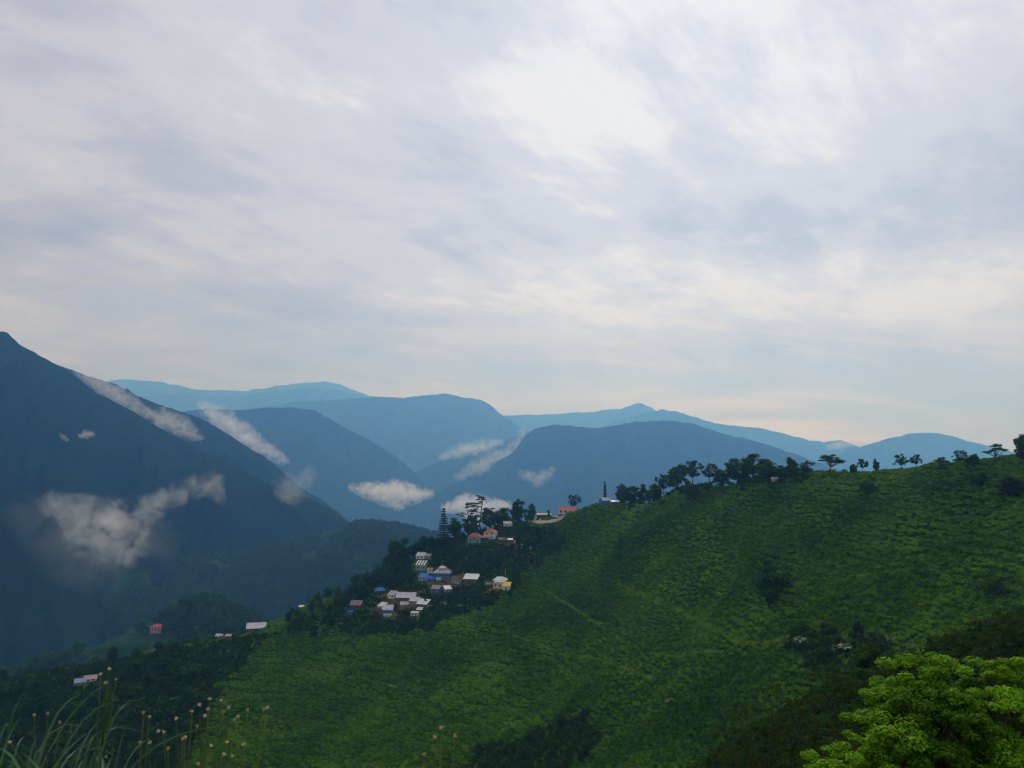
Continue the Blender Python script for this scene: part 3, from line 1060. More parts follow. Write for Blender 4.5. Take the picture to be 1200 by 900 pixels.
def opening(parent, x, y, z, w, h, ang=0.0, kind='window', frame=FRAME, door=WOOD):
    """a framed window or door set 3 mm proud of the wall; faces -y when ang is 0"""
    f, p = MB(), MB()
    b = .12
    if kind == 'window':
        f.box(-w / 2 - b, w / 2 + b, -.06, .03, h, h + b)
        f.box(-w / 2 - b, w / 2 + b, -.09, .03, -b, 0)
        f.box(-w / 2 - b, -w / 2, -.06, .03, 0, h)
        f.box(w / 2, w / 2 + b, -.06, .03, 0, h)
        f.box(-.04, .04, -.05, .02, 0, h)
        fo = link('window', f.mesh('window', frame), parent, (x, y, z), ang)
        p.box(-w / 2, w / 2, -.02, .02, 0, h)
        link('pane', p.mesh('pane', GLASS), fo)
    else:
        p.box(-w / 2, w / 2, -.05, .03, 0, h)
        do = link('door', p.mesh('door', door), parent, (x, y, z), ang)
        f.box(w / 2 - .2, w / 2 - .1, -.09, -.052, h * .45, h * .52)
        link('handle', f.mesh('handle', FRAME), do)


def house(px, py, wpx, hpx, label, wall=WHITEW, roof=WHITE_ROOF, kind='gable', yaw=0.0, depth=.75, rise=.35, over=.35, wins=(-.25, .25), door=None,
          side_win=0, name='house', D=None, floors=1, up=.0, base=None, doorm=WOOD, cat='house', win_scale=1.0):
    c = hit(px, py) if D is None else P(px, py, D)
    k = c[1] / FPX
    wm, h = wpx * k * .96, hpx * k * .88
    d = wm * depth
    rs = min(rise * d, 2.6) if kind != 'shed' else rise * d
    ya = R(yaw)
    # base at the front edge of the footprint
    off = Vector((0, d / 2, 0))
    off.rotate(Euler((0, 0, ya)))
    e = link(name, None, loc=(c[0] + off.x, c[1] + off.y, c[2] + up), rz=ya)
    e.empty_display_size = .1
    link('wall', wall_mesh(wm, d, h, kind, rs, wall), e)
    link('roof', roof_mesh(kind, wm, d, h, rs, over, roof), e)
    fm = MB()
    fm.box(-wm / 2 - .08, wm / 2 + .08, -d / 2 - .08, d / 2 + .08, -3.2, .12)
    link('foundation', fm.mesh('foundation', base or STONE), e)
    for fl_ in range(floors):
        fh = h / floors
        for x in wins:
            wh = min(1.3, fh * .42) * win_scale
            opening(e, x * wm, -d / 2 - .003, fl_ * fh + fh * .36, min(1.2, wm * .16) * win_scale, wh)
        for i in range(side_win):
            for s in (-1, 1):
                opening(e, s * (wm / 2 + .003), (i - (side_win - 1) / 2) * d * .4, fl_ * fh + fh * .36, min(1.1, d * .18), min(1.3, fh * .42), s * math.pi / 2)
    if door is not None:
        opening(e, door * wm, -d / 2 - .003, .12, min(1.1, wm * .18), min(2.0, h * .75), 0, 'door', door=doorm)
    HOUSE_BOX.append((px - wpx * .65, px + wpx * .65, py - hpx - 6, py, c[1]))
    tag(e, label, cat)
    return e


# --- on the crest
house(664, 601.5, 22, 5.6, 'long white house with pink roof and dark windows beside the road bend', WHITEW, PINK_ROOF, yaw=-28, depth=.5, rise=.34, wins=(-.34, -.05, .24), over=.5, win_scale=1.2)
house(638, 607, 17, 5.2, 'low brown shed with long tan roof left of the dusty road', BROWNW, TAN_ROOF, 'shed', yaw=6, depth=.4, rise=.22, wins=(-.25,), door=.2, name='shed', cat='shed')
house(711, 592, 11, 6.5, 'small bright blue hut under the lone cypress on the crest', BLUE_WALL, GREY_ROOF, 'gable', yaw=24, depth=.8, rise=.35, wins=(.22,), name='hut', cat='hut')
house(721, 592.5, 9, 5, 'small violet-walled hut with white roof right of the blue crest hut', PURPLE, WHITE_ROOF, 'shed', yaw=-8, depth=.8, rise=.2, wins=(), door=.1, name='hut', cat='hut')
house(595, 616, 9, 4, 'tiny hut with whitish roof half hidden under the crest trees', WHITEW, WHITE_ROOF, 'shed', yaw=8, depth=.8, rise=.3, wins=(-.2,), name='hut', cat='hut')
# --- orange roofed pair
house(555, 636, 15, 7.5, 'house with red roof and teal front, lower of the orange-roofed pair', TEAL, RED_ROOF, 'hip', yaw=-14, depth=.8, rise=.36, wins=(-.28, .05), door=.33)
house(566.5, 635, 10, 5.5, 'low annex with tan lean-to roof between the orange-roofed houses', DARKW, TAN_ROOF, 'shed', yaw=-10, depth=.7, rise=.25, wins=(), door=.1, name='annex', cat='shed')
house(573.5, 632, 14, 9, 'taller white house with orange roof, upper of the orange-roofed pair', WHITEW, ORANGE_ROOF, 'hip', yaw=-14, depth=.85, rise=.34, wins=(-.25, .2), floors=2)
house(590, 636, 10, 4, 'dim reddish shed right of the orange-roofed houses', BROWNW, RUST_ROOF, 'shed', yaw=6, depth=.7, rise=.25, wins=(), door=-.2, name='shed', cat='shed')
house(598, 635.5, 5.5, 3.2, 'tiny pale-roofed lean-to beside the dim reddish shed', BROWNW, WHITE_ROOF, 'shed', yaw=-5, depth=.9, rise=.3, wins=(), door=0, name='shed', cat='shed')
# --- upper village
house(492, 655, 12, 4.4, 'white-walled house with pale roof at the top of the village under the round tree', WHITEW, WHITE_ROOF, 'gable', yaw=-32, depth=.7, rise=.4, wins=(-.2, .25))
house(500.5, 655, 7, 4, 'small grey-blue lean-to against the topmost village house', BLUEGREY, GREY_ROOF, 'shed', yaw=-10, depth=.8, rise=.3, wins=(), door=0, name='shed', cat='shed')
h9 = house(492.5, 668.5, 12, 6.5, 'blue-grey house whose roof has white and dark stripes, above the blue houses', BLUEGREY, DARKW, 'shed', yaw=-12, depth=.75, rise=.5, wins=(-.25, .25))
house(517, 677.5, 20, 7, 'big bright blue house with stacked pale hip roof and finial', BLUE_WALL, GREY_ROOF, 'hip', yaw=-6, depth=.8, rise=.3, over=.7, wins=(-.3, 0, .3), door=None)
house(503, 672, 6, 6, 'small cream block between the striped roof and the big blue house', CREAM, TAN_ROOF, 'flat', yaw=-10, depth=.8, wins=(.15,), name='hut', cat='hut')
house(495, 681, 10, 5, 'hut with royal blue roof and pale green end wall', MINT, BLUE_ROOF, 'shed', yaw=-14, depth=.8, rise=.45, wins=(-.25,), door=.2)
house(504.5, 682, 8.5, 4.2, 'hut under a rounded royal blue tarp below the big blue house', BLUE_WALL, BLUE_ROOF, 'hip', yaw=4, depth=.9, rise=.4, wins=(), door=-.1, name='hut', cat='hut')
house(514, 681.5, 5, 2.6, 'mint green tarp shelter below the big blue house', MINT, MINT, 'shed', yaw=10, depth=.9, rise=.4, wins=(), door=0, name='shelter', cat='shelter')
house(533, 684, 11, 6, 'hut with rusty roof and mint wall between blue and white-roofed houses', MINT, RUST_ROOF, 'gable', yaw=-38, depth=.75, rise=.35, wins=(-.2, .2), door=None)
house(551, 684, 17, 6, 'house with broad white roof and brown front in the village middle', BROWNW, WHITE_ROOF, 'shed', yaw=-12, depth=.75, rise=.34, wins=(-.3, .3), door=0)
cream_h = house(583.5, 690, 12, 8, 'cream house with two dark windows and white hipped upper roof', CREAM, GREY_ROOF, 'flat', yaw=-16, depth=.9, wins=(-.25, .2), over=.1)
up_h = house(585, 683.5, 15, 3.6, 'dark upper storey with white hip roof', DARKW, WHITE_ROOF, 'hip', yaw=-16, depth=.75, rise=.3, wins=(), over=.5, name='upper_storey', cat='house', up=.2)
dv = Vector(up_h.location) - Vector(cream_h.location)          # the upper storey is a part of the cream house
dv.rotate(Euler((0, 0, R(16))))
up_h.parent = cream_h
up_h.location = dv
up_h.rotation_euler = (0, 0, 0)
del up_h['category']
house(593, 692, 8.5, 5.5, 'lean-to with bright yellow roof against the cream house', WHITEW, YELLOW, 'shed', yaw=-16, depth=.85, rise=.55, wins=(), door=0, name='shed', cat='shed')
house(573, 689, 7, 4.5, 'brown shed on the left side of the cream house', BROWNW, RUST_ROOF, 'shed', yaw=4, depth=.8, rise=.25, wins=(), door=.1, name='shed', cat='shed')
house(510, 695, 11, 6, 'hut with tan roof and bright blue front below the mint shelter', BLUE_WALL, TAN_ROOF, 'gable', yaw=-24, depth=.8, rise=.35, wins=(.2,), door=-.2, name='hut', cat='hut')
house(525.5, 694, 8, 4, 'small hut with square pale roof beside the tan-roofed blue hut', BLUEGREY, WHITE_ROOF, 'shed', yaw=24, depth=.95, rise=.4, wins=(.2,), door=-.2, name='hut', cat='hut')
# --- lower village
house(445.5, 697.5, 11, 6, 'hut with domed bright blue roof at the lower village edge', DARKW, BLUE_ROOF, 'hip', yaw=6, depth=.9, rise=.3, wins=(-.25,), door=.2, over=.6, name='hut', cat='hut')
h18 = house(458, 702, 9, 5, 'small hut with a white and dark striped roof near the blue-roofed hut', WHITEW, DARKW, 'shed', yaw=-26, depth=.85, rise=.5, wins=(.2,), name='hut', cat='hut')
house(475, 704.5, 23, 5, 'longest white roof of the lower village over brown fronts', BROWNW, WHITE_ROOF, 'gable', yaw=-7, depth=.5, rise=.5, wins=(-.36, -.12, .12), door=.34)
house(485, 708.5, 12, 5, 'bluish-walled house with white roof below the longest roof', BLUEGREY, WHITE_ROOF, 'gable', yaw=-22, depth=.7, rise=.45, wins=(-.25, .1))
house(494, 713, 13, 5.5, 'dark-walled house with white roof at the lower right of the roof cluster', DARKW, WHITE_ROOF, 'shed', yaw=-22, depth=.75, rise=.45, wins=(-.2, .2))
house(454, 720.5, 12, 7, 'blue-fronted house with folded white roof at the bottom of the village', BLUE_WALL, WHITE_ROOF, 'gable', yaw=-4, depth=.8, rise=.45, wins=(-.28,), door=.1)
house(446, 713.5, 9, 3.6, 'pale-roofed side wing of the bottom village house', WHITEW, WHITE_ROOF, 'shed', yaw=-34, depth=.8, rise=.45, wins=(), door=0, name='annex', cat='shed')
house(456, 723, 12, 2.2, 'low white porch in front of the bottom village house', WHITEW, GREY_ROOF, 'shed', yaw=12, depth=.35, rise=.3, wins=(-.3, .3), name='porch', cat='shed')
house(485.5, 722, 9, 4.2, 'white block house with flat roof lowest under the roof cluster', WHITEW, WHITE_ROOF, 'flat', yaw=-8, depth=.7, wins=(-.25, .2), over=.15)
house(474, 711, 9, 2.8, 'low grey-roofed lean-to below the longest roof', BLUEGREY, GREY_ROOF, 'shed', yaw=8, depth=.7, rise=.4, wins=(), door=.2, name='shed', cat='shed')
house(491, 717, 6, 2.6, 'tiny white-roofed shed beside the lowest block house', PURPLE, WHITE_ROOF, 'shed', yaw=-14, depth=.8, rise=.5, wins=(), door=0, name='shed', cat='shed')
house(416, 713, 14, 5, 'brownish hut with blotchy pale roof alone left of the lower village', BROWNW, hm('blotchy_roof', (.38, .30, .28), .7, .6, .5), 'gable', yaw=-18, depth=.75, rise=.4, wins=(-.2,), door=.2, name='hut', cat='hut')
house(410, 720, 5, 3, 'small blue tarp shelter below the brownish lone hut', BLUE_WALL, BLUE_ROOF, 'shed', yaw=0, depth=.8, rise=.3, wins=(), door=0, name='shelter', cat='shelter')
house(300, 740, 20, 5.2, 'blue hut with broad white roof alone at the tea edge', BLUE_WALL, WHITE_ROOF, 'gable', yaw=14, depth=.6, rise=.36, wins=(-.3, .28), door=0, over=.7)
house(353, 709, 5, 2.6, 'tiny white roof among trees above the lone blue hut', BROWNW, WHITE_ROOF, 'shed', yaw=0, depth=.8, rise=.3, wins=(), door=0, name='shed', cat='shed')
house(256, 745, 8, 3, 'small pale shed among dark trees left of the lone blue hut', BLUEGREY, WHITE_ROOF, 'gable', yaw=-12, depth=.7, rise=.4, wins=(-.2,), door=.2, name='shed', cat='shed')
house(267, 748, 6, 2.6, 'tiny reddish lean-to beside the small pale shed', BROWNW, hm('rosy_roof', (.42, .25, .25)), 'shed', yaw=8, depth=.8, rise=.3, wins=(), door=0, name='shed', cat='shed')
house(94, 803, 12, 4, 'pale blue-roofed hut low at the left among dark trees', BLUEGREY, hm('pale_blue_roof', (.35, .45, .70), .5), 'gable', yaw=24, depth=.7, rise=.4, wins=(-.2,), door=.2, name='hut', cat='hut')
house(106, 799, 13, 4, 'pinkish-roofed hut beside the pale blue-roofed hut', WHITEW, hm('pinkish_roof', (.60, .45, .42), .5), 'gable', yaw=28, depth=.6, rise=.4, wins=(-.2, .2), name='hut', cat='hut')

# striped roofs: single light sheets laid over the dark roof boards
for hh in (h9, h18):
    wm = max(v.co.x for v in hh.children[0].data.vertices) * 2
    rb = hh.children[1].data
    zs = [v.co for v in rb.vertices]
    y0, y1 = min(q.y for q in zs), max(q.y for q in zs)
    z0, z1 = min(q.z for q in zs), max(q.z for q in zs)
    n = 4 if hh is h9 else 3
    for i in range(n):
        xa = -wm / 2 - .3 + (wm + .6) * (i + .12) / n
        xb = xa + (wm + .6) / n * .55
        m = MB()
        m.slab((xa, y0 - .05, z0 + .26), (xb, y0 - .05, z0 + .26), (xb, y1, z1 + .1), (xa, y1, z1 + .1), .06)
        link('roof_sheet', m.mesh('roof_sheet', WHITE_ROOF), hh.children[1])

# the cap and finial of the big blue house belong to it
for o in list(bpy.data.objects):
    if o.get('label', '').startswith('big bright blue house'):
        rf = [c_ for c_ in o.children if c_.name.startswith('roof')][0]
        top = max(v.co.z for v in rf.data.vertices)
        m = roof_mesh('hip', 4.6, 3.6, top + .1, 1.2, .4, WHITE_ROOF)
        link('roof_cap', m, rf)
        f = MB()
        f.tube([(0, 0, top + 1.1), (0, 0, top + 2.6), (0, 0, top + 4.2)], [.2, .12, .05])
        link('finial', f.mesh('finial', YELLOW), rf)


def far_block(V, px, py, wpx, hpx, label, wall, roof, floors, yaw, name, cat):
    """a building on a far hill; V is that hill's vertex grid"""
    pts = V.reshape(-1, 3)
    u, v = proj_np(pts)
    i = np.argmin((u - px) ** 2 + (v - py) ** 2 + np.where(pts[:, 1] > 5000, 1e6, 0))
    D = pts[i, 1]
    return house(px, py, wpx, hpx, label, wall, roof, 'hip', yaw=yaw, depth=.8, rise=.3, over=1.0, wins=(-.32, 0, .32), floors=floors, D=D, name=name, cat=cat, win_scale=1.6, side_win=1)


far_block(MT['k'][1], 182, 744, 14, 10, 'pink multi-storey building with red roof on the grassy slope of the hazy knoll', hm('rose_wall', (.55, .33, .30)), hm('rose_roof', (.50, .10, .10)), 3, -12, 'apartment_building', 'building')
far_block(MT['k'][1], 232, 715, 5, 7, 'small pale tower-like house among trees on top of the hazy knoll', WHITEW, ORANGE_ROOF, 2, 10, 'tower_house', 'house')


# small bright marks near the houses and tall flag poles
def small_post(px, py, hpx, wpx, label, mat):
    c = hit(px, py)
    k = c[1] / FPX
    m = MB()
    w_ = wpx * k / 2
    m.box(-w_, w_, -w_, w_, -.5, hpx * k * .8)
    m.box(-w_ * 1.25, w_ * 1.25, -w_ * 1.25, w_ * 1.25, hpx * k * .8 + .002, hpx * k * .92)
    m.tube([(0, 0, hpx * k * .9), (0, 0, hpx * k * 1.08)], [w_ * .5, w_ * .2], 5)
    tag(link('marker_post', m.mesh('marker_post', mat), loc=c), label, 'post')


small_post(603, 638, 4.5, 1.8, 'cream marker post right of the reddish shed', CREAM)
small_post(611.5, 641, 3.6, 1.8, 'white marker post between the cream post and the squat one', WHITEW)
small_post(622, 642.5, 2.6, 3.2, 'squat white marker farthest right of the orange-roofed houses', WHITEW)
small_post(627, 611, 3, 2.0, 'orange marker at the left end of the dusty road', YELLOW)
small_post(633, 611, 2.6, 1.4, 'small pale post in front of the tan-roofed shed', WHITEW)


def pole(px, py, hpx, label, mat, flag):
    c = hit(px, py)
    k = c[1] / FPX
    e = link('flag_pole', None, loc=c)
    m = MB()
    h = hpx * k
    m.tube([(0, 0, -.5), (.05, 0, h * .5), (.22, 0, h)], [.09, .08, .04], 6)
    link('pole', m.mesh('pole', mat), e)
    f = MB()
    zs = [h * (.35 + .6 * i / 8) for i in range(9)]
    for a, b in zip(zs[:-1], zs[1:]):
        f.slab((.10, .0, a), (.55 + .1 * math.sin(a * 2), .1 * math.sin(a * 3), a), (.55 + .1 * math.sin(b * 2), .1 * math.sin(b * 3), b), (.10, 0, b), .02)
    link('flag', f.mesh('flag', flag), e)
    tag(e, label, 'flag pole')


M_FLAG_Y = hm('yellow_green_flag', (.42, .45, .10), .8)
M_FLAG_W = hm('white_flag', (.6, .6, .5), .8)
pole(591.5, 678, 12, 'taller yellow-green flag pole behind the cream house', M_BARK_PALE, M_FLAG_Y)
pole(587.5, 676, 11, 'thin dull flag pole left of the yellow-green one', M_BARK_PALE, hm('dull_flag', (.16, .20, .06), .8))
pole(454, 687, 10, 'pale vertical flag pole above the striped hut', M_BARK_PALE, M_FLAG_W)
pole(465.5, 685.5, 3.5, 'short white flag pole right of the pale one', M_BARK_PALE, M_FLAG_W)


# row of pale bee-hive like blocks on the crest below the big tree clump
for i, px in enumerate((857, 866, 871, 876, 881, 886)):
    c = hit(px, 566.5 - i * .15)
    m = MB()
    m.box(-.5, .5, -.4, .4, -.2, .8)
    m.box(-.58, .58, -.48, .48, .802, .95)
    tag(link('grave_stone', m.mesh('grave_stone', WHITEW), loc=c, rz=rnd.uniform(-.3, .3)), 'small white stone block in the row below the dense tree clump', 'stone', 'row of white blocks on the crest')
c = hit(908, 563.5)
m = MB()
m.box(-1.4, 1.4, -1, 1, -.3, 1.2)
m.slab((-1.7, -1.3, 1.2), (1.7, -1.3, 1.2), (1.7, 0, 1.9), (-1.7, 0, 1.9), .1)
m.slab((-1.7, 0, 1.9), (1.7, 0, 1.9), (1.7, 1.3, 1.2), (-1.7, 1.3, 1.2), .1)
tag(link('tomb', m.mesh('tomb', WHITEW), loc=c), 'pale little gabled tomb right of the row of white blocks', 'tomb')


# ------------------------------------------------------------------ trees placed one by one
def tree_at(px, base, top, kind, label, wide=1.0, name='tree', cat='tree', group=None, var=None, rz=None, lean=0.0, dist=None):
    c = np.array(hit(px, base))
    h = (base - top) * c[1] / FPX
    D = c[1]
    wp = (base - top) * .42 * wide
    for x0, x1, y0, y1, hd in HOUSE_BOX:
        if px + wp * .8 > x0 and px - wp * .8 < x1 and top < y1 and base > y0 - 4 and D > hd - 6:
            D = max(D, hd + 7 + wp * .55 * hd / FPX)
    if D > c[1]:
        r = ray(px, base)
        c = np.array([r[0] * D, D, float(H(r[0] * D, D))])
        h = max(P(px, top, D)[2] - c[2], 3)
    c[2] -= .15
    return put_tree(name, kind, c, h, label, cat, group, wide, var, rz, lean)


for a in [
    (1201, 545, 508, 'tall', 'tall dark tree cut by the right edge on the skyline', .85, 'broadleaf_tree'),
    (1166, 544, 519, 'umbrella', 'leaning flat-topped tree just left of the tall edge tree', 1.0, 'umbrella_tree'),
    (1139, 549, 531, 'round', 'dense round dark tree on the skyline left of the leaning one', 1.15, 'broadleaf_tree'),
    (1126, 547, 527, 'airy', 'thin airy tree touching the dense round skyline tree', 1.1, 'airy_tree'),
    (1103, 549, 535, 'umbrella', 'small flat-crowned tree standing alone between the two airy skyline pairs', 1.2, 'umbrella_tree'),
    (1075, 551, 532, 'airy', 'slim airy tree with a shrub at its foot on the skyline', .95, 'airy_tree'),
    (1056, 552, 531, 'airy', 'wider airy tree left of the slim one on the skyline', 1.15, 'airy_tree'),
    (1027, 554, 537, 'tall', 'little lollipop tree with a bare thin stem on the skyline', .75, 'airy_tree'),
    (1010, 555, 537, 'airy', 'small ragged tree right of the dark oval sapling', 1.0, 'airy_tree'),
    (1000, 556, 543, 'round', 'dark oval sapling between the great umbrella tree and ragged tree', .95, 'broadleaf_tree'),
    (970, 557, 532, 'umbrella', 'great umbrella tree with layered flat branches on the skyline', 1.3, 'umbrella_tree'),
    (946, 560, 539, 'airy', 'broad low tree next left of the great umbrella tree', 1.35, 'airy_tree'),
    (927, 560, 535, 'tall', 'upright tufted tree right of the dense tree clump', 1.15, 'broadleaf_tree'),
    (1017, 581, 556, 'bush', 'dark oval bush alone on the slope below the skyline saplings', .72, 'bush'),
    (917, 563, 545, 'round', 'lowest round tree at the right end of the dense clump', 1.5, 'broadleaf_tree'),
    (900, 562, 540, 'round', 'sloping round tree in the right half of the dense clump', 1.6, 'broadleaf_tree'),
    (884, 562, 529, 'round', 'tallest tree with a tufted top in the dense clump', 1.35, 'broadleaf_tree'),
    (864, 563, 531, 'round', 'broad dark tree in the left half of the dense clump', 1.45, 'broadleaf_tree'),
    (848, 566, 543, 'round', 'mid green tree at the left end of the dense clump', 1.4, 'broadleaf_tree'),
    (832, 569, 542, 'airy', 'open tree with sky gaps left of the dense clump', 1.1, 'airy_tree'),
    (812, 571, 538, 'airy', 'tall gappy tree right of the darkest crest tree', 1.0, 'airy_tree'),
    (795, 572, 540, 'round', 'darkest pointed tree in the crest group left of the clump', .95, 'broadleaf_tree'),
    (778, 573, 545, 'airy', 'ragged leaning tree at the left of the darkest crest tree', 1.0, 'airy_tree'),
    (768, 581, 558, 'tall', 'mid-height tree descending the crest under the ragged leaning tree', 1.3, 'broadleaf_tree'),
    (754, 584, 559, 'round', 'rounded tree right of the pair by the violet hut', .95, 'broadleaf_tree'),
    (741, 588, 565, 'round', 'rounder tree of the pair next to the violet hut', 1.1, 'broadleaf_tree'),
    (729, 592, 566, 'tall', 'dark tree closest to the violet hut', 1.2, 'broadleaf_tree'),
    (812, 586, 565, 'bush', 'big dark bush on the slope under the gappy trees', .75, 'bush'),
    (709, 586, 563, 'cypress', 'lone thin column cypress behind the blue crest hut', 1.05, 'cypress'),
    (673, 593, 579, 'airy', 'spreading small tree behind the pink-roofed house', 1.1, 'airy_tree'),
    (643, 598, 587, 'airy', 'tiny tufted tree rising behind the road bend', .6, 'airy_tree'),
    (622, 613, 590, 'round', 'dark rounded tree just left of the tan-roofed shed', .85, 'broadleaf_tree'),
    (607, 614, 584, 'tall', 'tall square-topped tree left of the rounded one by the shed', .95, 'broadleaf_tree'),
    (589, 620, 594, 'round', 'broad dark tree filling the gap right of the tall pines', 1.3, 'broadleaf_tree'),
    (575, 622, 594, 'round', 'dark tree directly behind the taller orange-roofed house', 1.0, 'broadleaf_tree'),
    (564, 628, 580, 'pine', 'tallest open pine with flat branches above the orange roofs', .95, 'pine_tree'),
    (548, 634, 588, 'pine', 'second open pine left of the tallest one', 1.0, 'pine_tree'),
    (552, 632, 603, 'round', 'dense tree filling the space under the two open pines', 1.0, 'broadleaf_tree'),
    (520, 650, 595, 'conifer', 'layered dark conifer standing leftmost on the crest of pines', .95, 'conifer'),
    (534, 644, 606, 'tall', 'dark tree between the layered conifer and the pines', 1.3, 'broadleaf_tree'),
    (495, 650, 627, 'round', 'round dark tree above the topmost village house', 1.1, 'broadleaf_tree'),
    (462, 668, 631, 'round', 'big round dark tree on the crest left of the topmost house', 1.0, 'broadleaf_tree'),
    (472, 662, 641, 'round', 'lower dark tree between the two round crest trees', 1.0, 'broadleaf_tree'),
    (902, 712, 655, 'tall', 'dim tall tree standing in the tea in the slope middle', .95, 'broadleaf_tree'),
    (916, 690, 668, 'bush', 'dim rounded bush right of the tall tree in the tea', 1.0, 'bush'),
    (727, 640, 622, 'conifer', 'small dark cone tree in the tea below the blue crest hut', .7, 'conifer'),
    (1165, 700, 676, 'bush', 'dark round bush high on the slope at the right', .95, 'bush'),
    (1188, 580, 557, 'bush', 'dark bush patch under the right edge skyline tree', 1.5, 'bush'),
    (1150, 568, 552, 'bush', 'low dark bush on the slope under the dense round skyline tree', 1.4, 'bush'),
]:
    tree_at(*a[:5], wide=a[5], name=a[6], cat='bush' if a[6] == 'bush' else 'tree')


def clear_of_houses(px, base, top, wpx, D):
    for x0, x1, y0, y1, hd in HOUSE_BOX:
        if px + wpx / 2 > x0 and px - wpx / 2 < x1:
            if D < hd + 3 and top < y1 - 1 and base > y0:
                return False
            if abs(base - y1) < 3 and x0 < px < x1:
                return False
    return True


LANDMARKS = [(664, 598, 'pink-roofed house'), (638, 603, 'tan-roofed shed'), (555, 630, 'red-roofed teal house'), (573, 627, 'taller orange-roofed house'), (590, 634, 'dim reddish shed'),
             (492, 652, 'topmost village house'), (492, 664, 'striped-roof house'), (517, 672, 'big blue house'), (533, 680, 'rusty-roofed hut'), (551, 680, 'broad white roof'), (583, 686, 'cream house'),
             (510, 690, 'tan-roofed blue hut'), (445, 693, 'domed blue roof'), (475, 700, 'longest white roof'), (454, 716, 'bottom village house'), (485, 719, 'lowest block house'),
             (416, 710, 'brownish lone hut'), (353, 707, 'tiny white roof'), (300, 736, 'lone blue hut'), (256, 743, 'small pale shed'), (94, 800, 'pale blue-roofed hut'), (182, 738, 'pink multi-storey building'),
             (520, 620, 'layered conifer'), (462, 645, 'big round crest tree'), (938, 750, 'pale glossy banana plant'), (991, 760, 'star-shaped banana plant'), (711, 588, 'blue crest hut'), (812, 576, 'big dark slope bush'), (864, 548, 'dense tree clump')]


def where(px, py):
    lx, ly, nm = min(LANDMARKS, key=lambda q: (q[0] - px) ** 2 + (1.6 * (q[1] - py)) ** 2)
    dx, dy = px - lx, py - ly
    d = math.hypot(dx, dy)
    hz_ = 'left' if dx < 0 else 'right'
    vt = 'above' if dy < 0 else 'below'
    if abs(dy) < abs(dx) * .45:
        rel = hz_ + ' of'
    elif abs(dx) < abs(dy) * .45:
        rel = vt
    else:
        rel = vt + ' and ' + hz_ + ' of'
    adv = 'just' if d < 12 else ('a little' if d < 26 else ('well' if d < 60 else 'far'))
    return adv + ' ' + rel + ' the ' + nm


def thicket(poly, n, kinds, hm_, label, group, sep_=3.0, seed=1, name='broadleaf_tree', cat='tree'):
    g = random.Random(seed)
    xs, ys = [q[0] for q in poly], [q[1] for q in poly]
    placed, tries = [], 0
    lo_all, hi_all = min(q[1] for q in kinds), max(q[2] for q in kinds)
    while len(placed) < n and tries < n * 40:
        tries += 1
        px, py = g.uniform(min(xs), max(xs)), g.uniform(min(ys), max(ys))
        if not in_poly(px, py, poly):
            continue
        c = hit(px, py)
        if any((c[0] - q[0]) ** 2 + (c[1] - q[1]) ** 2 < sep_ ** 2 for q in placed):
            continue
        kd, lo, hi, wd = g.choice(kinds)
        h = g.uniform(lo, hi)
        hp = h * FPX / c[1]
        if not clear_of_houses(px, py, py - hp, hp * wd * 1.05, c[1]):
            continue
        placed.append(c)
        c = c.copy()
        c[2] -= .2
        sz_ = 'low' if h < lo_all + (hi_all - lo_all) * .33 else ('tall' if h > lo_all + (hi_all - lo_all) * .68 else 'mid-sized')
        word = {'round': 'round dark tree', 'tall': 'upright dark tree', 'bush': 'dark bush'}[kd]
        put_tree({'round': 'broadleaf_tree', 'tall': 'broadleaf_tree', 'bush': 'bush'}[kd], kd, c, h, sz_ + ' ' + word + ' ' + where(px, py - hp / 2), 'bush' if kd == 'bush' else 'tree', group, wd * g.uniform(.85, 1.15), g.choice((1, 4, 2, 0)) if kd == 'bush' else g.randrange(len(TREES[kd])))
    return placed


thicket([(396, 725), (405, 698), (440, 668), (470, 650), (515, 638), (505, 650), (480, 655), (480, 690), (432, 688), (428, 705)], 46,
        [('round', 6, 11, 1.0), ('tall', 7, 11, 1.2), ('round', 5, 8, 1.2)], 'dark broadleaf tree in the crest wood left of the village roofs', 'crest wood left of the village', 3.2, 3)
thicket([(508, 660), (520, 630), (545, 612), (600, 604), (625, 615), (640, 630), (600, 660), (570, 672), (530, 668)], 55,
        [('round', 4, 8, 1.1), ('tall', 5, 9, 1.2), ('bush', 3, 5, 1.0)], 'dark tree in the wood around and below the orange-roofed houses', 'wood between upper and lower houses', 3.4, 4)
thicket([(330, 742), (345, 715), (380, 700), (405, 700), (400, 735), (370, 748)], 26,
        [('round', 5, 9, 1.0), ('bush', 3, 5, 1.1), ('tall', 5, 8, 1.2)], 'tree on the falling spur between the lone blue hut and the village', 'spur trees above the lone blue hut', 3.2, 5)
thicket([(495, 705), (560, 690), (600, 700), (580, 712), (540, 722), (500, 732), (470, 735), (430, 738), (440, 725), (500, 716)], 34,
        [('bush', 2.5, 4.5, 1.1), ('round', 3.5, 6, 1.1)], 'garden tree or bush just below the village houses', 'garden trees below the village', 3.2, 6)
thicket(THICK_B, 95, [('round', 6, 11, 1.1), ('tall', 7, 12, 1.2), ('bush', 3, 6, 1.2)], 'dark tree in the shadowy wood at the lower left', 'shadowy wood at the lower left', 4.2, 7)
thicket(THICK_C, 16, [('bush', 3, 5, 1.1), ('round', 4, 6.5, 1.1)], 'dark bush in the gully with the banana plants', 'gully bushes by the banana plants', 2.6, 8, 'bush', 'bush')
thicket(THICK_D, 16, [('bush', 2.5, 4.5, 1.1), ('round', 3.5, 5.5, 1.2)], 'dark bush in the clump low in the middle of the slope foot', 'bush clump at the slope foot', 2.6, 9, 'bush', 'bush')
